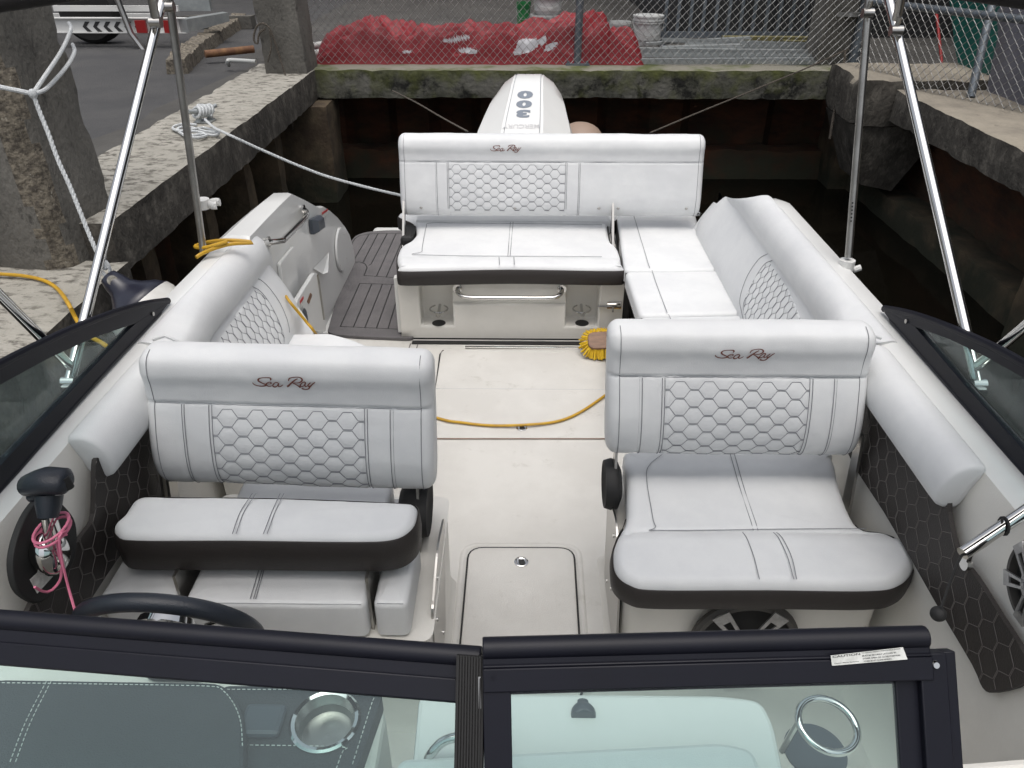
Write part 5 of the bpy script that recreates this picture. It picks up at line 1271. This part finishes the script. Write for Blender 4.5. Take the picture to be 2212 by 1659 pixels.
# brace tube at the right with a bungee
b0 = at(2079, 1196, X=.955); b1 = at(2240, 1088, X=1.13); m = MB(); m.tube([b0, b1], .0145, 14)
e1 = at(2092, 1216, X=1.046); m.disc(e1, (-1,0,0), .018, .012, 16)
m.tube([e1, b0+(b1-b0)*.15], .006, 8); BR = m.build('windshield_brace', 'steel', B)
bb = at(2027, 1326, D=(b0-CAM).dot(FW)*1.005)
m = MB(); t0 = b0.lerp(b1, .55); m.tube(cat([t0+V((-.01,0,.02)), t0+V((0,0,-.018)), b0.lerp(b1, .3)+V((.0,0,-.03)), b0+V((.0,0,-.005)), bb+V((0,0,.02))], 5), .003, 6)
m.tube([t0+(V((0, math.cos(a), math.sin(a))))*.019 for a in [2*math.pi*k/12 for k in range(12)]], .003, 6, closed=True); m.ellip(bb, .017, .017, .017)
prop(m.build('bungee_toggle', 'rubber'), 'black bungee cord with a ball hanging from the brace tube at the right', 'bungee cord')
# ------------------------------------------------------ bimini
def pole(px, X0, r, name='canopy_pole', ext=(0, .2), mt='steel', par=B):
    a = at(*px[0], X=X0[0]); b_ = at(*px[1], X=X0[1]); d = b_-a; m = MB(); m.tube([a-d*ext[0], b_+d*ext[1]], r, 18); return m.build(name, mt, par), a, b_
pl, a, b_ = pole([(150,825),(352,-5)], (-1.245,-1.20), .0150)
m = MB(); m.box(a.x-.012, a.x+.012, a.y-.03, a.y+.03, .855, a.z+.0); m.disc(a+V((-.018,0,.0)), (1,0,0), .016, .036, 16); m.build('pole_mount', 'steel', pl)
pr_, a, b2 = pole([(2113,830),(1920,-5)], (1.235,1.19), .0150)
m = MB(); m.box(a.x-.012, a.x+.012, a.y-.03, a.y+.03, .855, a.z+.0); m.disc(a+V((-.018,0,.0)), (1,0,0), .016, .036, 16); m.build('pole_mount', 'steel', pr_)
p3, a, _ = pole([(440,548),(370,30)], (-1.235,-1.20), .0135, mt='alu'); m = MB(); c = at(436, 440, X=-1.235); m.loft([hring(c, .030, c.z-.018, 16), hring(c, .030, c.z+.018, 16)]); m.tube([c+V((.03+.022+.022*math.cos(t), .022*math.sin(t), 0)) for t in [R(60+30*k) for k in range(9)]], .008, 6, flat=2, up=(0,0,1)); m.build('pole_clip', 'white_plastic', p3)
p4, a, _ = pole([(1833,556),(1874,45)], (1.235,1.20), .0135, mt='alu'); m = MB(); m.disc(a+V((0,0,-.06)), (0,0,1), .028, .05, 16); m.tube([a+V((.03,0,-.05)), a+V((.055,0,-.04))], .012, 8); m.build('pole_foot', 'white_plastic', p4)
m = MB()
b_ = at(1874, 45, X=1.20)
for k in range(6): m.disc(a.lerp(b_, .17+.016*k)+V((-.006,-.0125,0)), (-.4,-1,0), .0035, .003, 6)
m.build('adjustment_hole', 'ink', p4)
pole([(337,45),(318,-60)], (-1.19,-1.17), .014, mt='alu'); pole([(1937,42),(1954,-40)], (1.18,1.16), .014, mt='alu')
for px, X0 in (((338, 48), -1.19), ((366, 14), -1.18), ((1934, 66), 1.18), ((1873, 28), 1.18)):
    p = at(*px, X=X0); m = MB(); m.disc(p+V((-.018,-.006,0)), (1,0,0), .016, .036, 14); m.tube([p, p+V((0,-.01,.04))], .008, 8); m.build('pole_hinge', 'bracket', B)
pole([(150,790),(0,640)], (-1.245,-1.26), .0135, ext=(0, 1.2)); pole([(2113,790),(2212,706)], (1.235,1.25), .0135, ext=(0, 2.5))
rings = []
for y in [1.0+.034*k for k in range(14)]:
    sag = .012*math.sin(math.pi*((y-1.0)/.7 % 1)); rings.append([V((x, y, 1.950-.11*x*x+.06*(y-1.0)-sag)) for x in [-1.3+.13*k for k in range(21)]])
m = MB(); m.loft(rings, False, False); q = [[p+V((0,0,.012)) for p in r_] for r_ in rings]; m.loft(q, False, False)
CN = m.build('canopy', 'canvas', B)
for y in (1.0, 1.44):
    m = MB(); m.tube([V((x, y, 1.950-.11*x*x+.06*(y-1.0)+.004)) for x in [-1.3+.13*k for k in range(21)]], .0125, 12); m.build('canopy_bow', 'canvas', CN)
# ================================================================== loose things
def rope3(m, pts, r, pitch=None, sub=.012):
    """three strand twisted rope"""
    P = resample(cat(pts, 8), sub); pitch = pitch or r*7; L = 0; fr = []; N = V((0, 0, 1))
    for i, p in enumerate(P):
        a = P[max(0, i-1)]; b_ = P[min(len(P)-1, i+1)]; T = (b_-a).normalized()
        N = (N-T*N.dot(T)); N = N.normalized() if N.length > 1e-4 else T.orthogonal().normalized()
        if i: L += (p-P[i-1]).length
        fr.append((p, N.copy(), T.cross(N), L))
    for k in range(3):
        m.tube([p+(n*math.cos(2*math.pi*(l/pitch+k/3))+b_*math.sin(2*math.pi*(l/pitch+k/3)))*r*.52 for p, n, b_, l in fr], r*.60, 6)
# rope round the leaning piling, ending at the fender eye
fe = at(232, 596, X=-1.50)
m = MB(); kn = at(71, 203, D=2.72)
m.tube(resample(cat([at(-60, 172, D=2.68), at(0, 188, D=2.70), at(40, 196, D=2.71), kn], 5), .02), .0085, 8)
for loop in ([(71,203,2.72),(100,160,2.80),(128,118,2.97),(145,85,3.04),(153,62,3.08),(149,50,3.30)], [(71,203,2.72),(95,195,2.76),(120,172,2.90),(148,138,3.02),(161,112,3.07),(157,96,3.30)]):
    m.tube(resample(cat([at(x, y, D=d) for x, y, d in loop], 6), .02), .0075, 8)
m.ellip(kn, .015, .015, .018, 12, 8)
tail = [(71,203),(85,240),(105,290),(125,345),(150,400),(172,455),(192,505),(212,550),(229,582)]
rope3(m, [at(x, y, D=2.72+((fe-CAM).dot(FW)-2.72)*(i/8)**.6) for i, (x, y) in enumerate(tail)], .0078)
m.tube([fe+V((0,0,.03))+V((.016*math.cos(a), 0, .032*math.sin(a))) for a in [2*math.pi*k/14 for k in range(14)]], .007, 6, closed=True)
m.ellip(fe+V((0,0,.075)), .016, .016, .016, 10, 8)
prop(m.build('mooring_rope', 'rope'), 'white rope with blue flecks tied round the leaning piling and hanging down to the fender', 'rope')
# fender
T = empty('boat_fender', (fe.x, fe.y, .2), 'white cylinder fender with a navy blue end hanging between the dock and the boat', 'fender')
ax = (at(352, 705, X=-1.33)-fe).normalized()
def ringat(t, r, n=26):
    a = ax.orthogonal().normalized(); b_ = ax.cross(a); c = fe+ax*t; return [c+(a*math.cos(2*math.pi*k/n)+b_*math.sin(2*math.pi*k/n))*r for k in range(n)]
m = MB(); m.loft([ringat(t, r) for t, r in ((-.005,.012),(.0,.030),(.03,.040),(.06,.046),(.09,.07),(.12,.108),(.15,.131),(.155,.128))]); cap_ = m.build('end_cap', 'fender_b', T, angle=70)
m = MB(); m.loft([ringat(t, r) for t, r in ((.150,.131),(.17,.137),(.25,.142),(.5,.142),(.62,.13),(.68,.08),(.70,.03))]); m.build('body', 'fender_w', T, angle=70)
m = MB(); d = (CAM-fe).normalized(); m.disc(fe+ax*.022+d*.035, d, .018, .004, 16); m.build('eyelet', 'conc_top', cap_)

# cleat with its rope and the coil on the dock
ck = at(443, 262, Z=.905)
T = empty('dock_cleat', (ck.x, ck.y, .905), 'grey metal cleat on the left dock with the mooring line round it', 'cleat')
m = MB(); cdv = V((.55, .83, 0)).normalized()
m.tube([ck+cdv*-.10+V((0,0,.075)), ck+cdv*-.05+V((0,0,.066)), ck+V((0,0,.062)), ck+cdv*.05+V((0,0,.066)), ck+cdv*.10+V((0,0,.078))], [.012,.016,.018,.016,.012], 10)
for s in (-.03, .03): m.tube([ck+cdv*s*1.5, ck+cdv*s+V((0,0,.06))], [.020,.013], 10)
m.box(ck.x-.05, ck.x+.05, ck.y-.05, ck.y+.05, .903, .912); m.build('horn', 'channel', T)
m = MB(); rnd = random.Random(3)
for k in range(5):
    o = cdv*(-.045+.022*k); m.tube([ck+o+V((.035*math.cos(a)*cdv.y, -.035*math.cos(a)*cdv.x, .06+.028*math.sin(a)))+cdv*.012*math.sin(a) for a in [2*math.pi*j/16 for j in range(16)]], .0095, 7, closed=True)
m.tube(cat([ck+cdv*-.05+V((.03,0,.07)), ck+V((-.02,0,.095)), ck+cdv*.06+V((.01,0,.07)), ck+cdv*.02+V((.03,-.02,.03))], 6), .0095, 7)
coil = [(425,270),(400,268),(378,272),(374,278),(388,283),(415,280),(440,276),(462,283),(473,288),(462,292),(440,290),(418,292),(402,290),(410,284),(430,285),(446,292),(428,297),(404,294),(390,287),(384,279),(396,274),(420,277),(445,284),(470,286)]
pts = [at(x, y, Z=.917+.006*(i % 3)) for i, (x, y) in enumerate(coil)]; m.tube(resample(cat(pts, 6), .012), .0085, 7)
e = at(870, 422, Y=4.45); c0 = ck+V((.03, -.03, .03)); pts = []
D0 = (c0-CAM).dot(FW); D1_ = (e-CAM).dot(FW)
pts = [at(443,258,Z=.97), at(462,275,Z=.955), at(482,285,Z=.95), at(503,295,Z=.945)]
D0 = (pts[-1]-CAM).dot(FW); ml = [(548,316),(600,339),(655,362),(710,382),(790,404),(870,423)]
for i, (x, y) in enumerate(ml): pts.append(at(x, y, D=1/((1-(i+1)/6)/D0+((i+1)/6)/D1_)))
rope3(m, pts, .0078, sub=.010)
prop(m.build('mooring_line', 'rope'), 'white mooring line coiled by the dock cleat and led to the stern of the boat', 'rope')
# dark lines
def line_thing(name, pxs, Ds, r, mt, label, cat_='rope', twist=False):
    m = MB(); n_ = len(pxs)-1; P = [at(x, y, D=Ds[0]+(Ds[1]-Ds[0])*i/n_) for i, (x, y) in enumerate(pxs)]
    if twist: rope3(m, P, r)
    else: m.tube(resample(cat(P, 6), .03), r, 6)
    return prop(m.build(name, mt), label, cat_)
line_thing('dark_line', [(848,196),(900,222),(955,254),(1010,284)], (6.3, 5.0), .006, 'darkrope', 'thin dark line from the mossy seawall to the left side of the outboard motor', twist=True)
line_thing('dark_line', [(1832,106),(1740,148),(1620,198),(1500,247),(1405,287)], (6.2, 4.9), .006, 'darkrope', 'thin dark line stretched from the right fence post down to the stern', twist=True)
line_thing('dark_line', [(1826,108),(1822,145),(1810,200),(1797,270),(1792,300)], (6.15, 6.25), .010, 'darkrope', 'dark rope hanging down the back seawall at its right end', twist=True)
m = MB(); P = [at(x, y, Y=6.50) for x, y in [(573,62),(560,72),(556,95),(548,85),(553,60),(565,50),(580,58),(590,80),(600,110),(606,130)]]; m.tube(resample(cat(P, 6), .02), .008, 6)
P = [at(x, y, Y=6.47) for x, y in [(582,66),(586,100),(578,135)]]; m.tube(resample(cat(P, 6), .02), .006, 6)
P = [at(x, y, Y=6.46) for x, y in [(606,130),(620,175),(630,220),(632,280)]]; m.tube(resample(cat(P, 6), .02), .006, 6)
prop(m.build('black_rope', 'darkrope'), 'black cord looped on the dark corner piling and hanging towards the water', 'rope')
# yellow hose: over the dock step, along the gunwale, into the cockpit
m = MB(); r_ = .0075
seg1 = [at(-80, 588, Z=.763), at(0, 592, Z=.763), at(50, 596, Z=.763), at(95, 606, Z=.765), at(125, 625, Z=.76), at(147, 655, X=-1.63), at(165, 690, X=-1.60), at(185, 720, X=-1.48), at(222, 742, X=-1.34), at(245, 760, X=-1.28)]
m.tube(resample(cat(seg1, 6), .02), r_, 8)
seg2 = [at(424,556,Z=.872), at(436,548,Z=.88), at(462,537,Z=.90), at(500,527,Z=.905), at(548,524,Z=.90), at(500,519,Z=.915), at(455,522,Z=.905), at(421,532,Z=.885), at(440,535,Z=.90), at(470,528,Z=.915), at(490,522,Z=.918)]
m.tube(resample(cat(seg2, 6), .015), r_, 8)
seg3 = [at(618,640,X=-1.02), at(626,652,X=-.99), at(645,675,X=-.96), at(664,698,X=-.93), at(683,722,X=-.90), at(720,780,Z=.02), at(820,860,Z=.012), at(945,903,Z=.021), at(1000,913,Z=.021), at(1060,919,Z=.021), at(1130,918,Z=.026), at(1200,911,Z=.021), at(1250,892,Z=.021), at(1303,857,Z=.021), at(1350,820,Z=.02)]
m.tube(resample(cat(seg3, 6), .015), r_*.85, 8)
prop(m.build('yellow_hose', 'yellow'), 'thin yellow hose running from the dock over the gunwale and across the cockpit floor', 'hose')
# deck brush leaning on the bench
bc = at(1322, 733, Z=.115); T = empty('deck_brush', (bc.x, bc.y, 0), 'wooden deck brush with yellow bristles lying against the aft bench', 'brush')
bn = V((-.05, -.55, .83)).normalized(); bx = V((1, 0, .05)); bx = (bx-bn*bx.dot(bn)).normalized(); by = bn.cross(bx)
def bp_(u, v, h=0): return bc+bx*u+by*v+bn*h
hw, hh2 = .125, .05
P = roundpoly([bp_(-hw, -hh2), bp_(hw, -hh2), bp_(hw, hh2), bp_(-hw, hh2)], .04)
m = MB(); m.prism(P, bn*-.022); hd = m.build('brush_block', 'wood', T, smooth=False, bevel=.004)
m = MB(); rnd = random.Random(8)
ring0 = resample(P, .0125, True)
for p in ring0:
    o = p-bc; u, v = o.dot(bx), o.dot(by); cc = bp_(max(-hw+.045, min(hw-.045, u)), 0); d = (p-cc).normalized()
    for q in range(7):
        st = p-d*(.006+.004*q/6)-bn*(.012)+by.cross(d)*0+V((rnd.uniform(-.005,.005), rnd.uniform(-.005,.005), 0)); dr = (d*1.15-bn*(.75+.3*rnd.random())+V((rnd.uniform(-.13,.13), rnd.uniform(-.13,.13), rnd.uniform(-.1,.1)))).normalized()
        L = .055+.006*rnd.random(); en = st+dr*L
        if en.z < .003: en.z = .003
        if en.y > yb-.006: en.y = yb-.006
        m.tube([st, st.lerp(en, .5), en], [.0032, .0036, .0030], 5)
m.build('bristles', 'bristle', T)
m = MB(); 
for k in range(-9, 10):
    for j in (-1, 0, 1):
        for q in range(2):
            st = bp_(k*.0125, j*.025, -.02); en = st-bn*.05; en.z = max(en.z, .003); m.tube([st, en], .004, 4)
m.build('bristles', 'bristle', T)
h0 = bp_(-.015, -.02, 0); h1 = at(1335, 800, Z=.30); m = MB(); m.tube([h0, h0.lerp(h1, .25), h0+(h1-h0)*2.2], [.012, .0125, .0125], 12); m.build('handle', 'channel', T)
m = MB(); m.disc(bp_(-.02, .022, .0005), bn, .008, .001, 12); put_text(m, 'S', lambda x, y: bp_(.03+x, .01+y, .0012), size=.045, bold=.001); m.build('stamp', 'ink', hd, smooth=False)
# pink cord on the throttle
m = MB()
c = g0.lerp(g1, .55)
for k in range(2): m.tube([c+V((.036*math.cos(a), .042*math.sin(a), .010*math.sin(a+1)-.012*k)) for a in [2*math.pi*j/20 for j in range(20)]], .0033, 6, closed=True)
e0 = c+V((.036, -.01, 0)); m.tube(resample(cat([e0, at(232, 1140, X=-.99).lerp(e0, .6), at(244/1, 1180, X=-.985).lerp(e0, .3), at(150, 1255, X=-1.0), at(165, 1300, X=-.99), at(180, 1350, X=-.97), at(200, 1430, X=-.95), at(207, 1464, X=-.94), at(212, 1500, X=-.93)], 6), .012), .0038, 6) if False else None
m.tube(resample(cat([e0, at(128, 1160, X=-.975), at(135, 1215, X=-.985), at(148, 1270, X=-.985), at(160, 1312, X=-.97), at(178, 1375, X=-.95), at(196, 1430, X=-.93), at(207, 1464, X=-.92)], 6), .012), .0030, 6)
m.tube(resample(cat([e0+V((0,0,-.01)), at(124, 1165, X=-.985), at(131, 1215, X=-1.0), at(131, 1250, X=-1.01), at(112, 1275, X=-1.025), at(94, 1278, X=-1.03), at(75, 1268, X=-1.03)], 6), .012), .0030, 6)
prop(m.build('pink_cord', 'pink'), 'pink cord looped round the throttle lever and trailing down behind the windshield', 'cord')
# tan buoy right of the motor
c = at(1254, 296, Y=5.9); m = MB(); m.ellip((c.x, 5.9, c.z-.02), .17, .2, .125, 24, 14); prop(m.build('tan_buoy', 'brace'), 'smooth tan rounded buoy just right of the outboard motor', 'buoy')
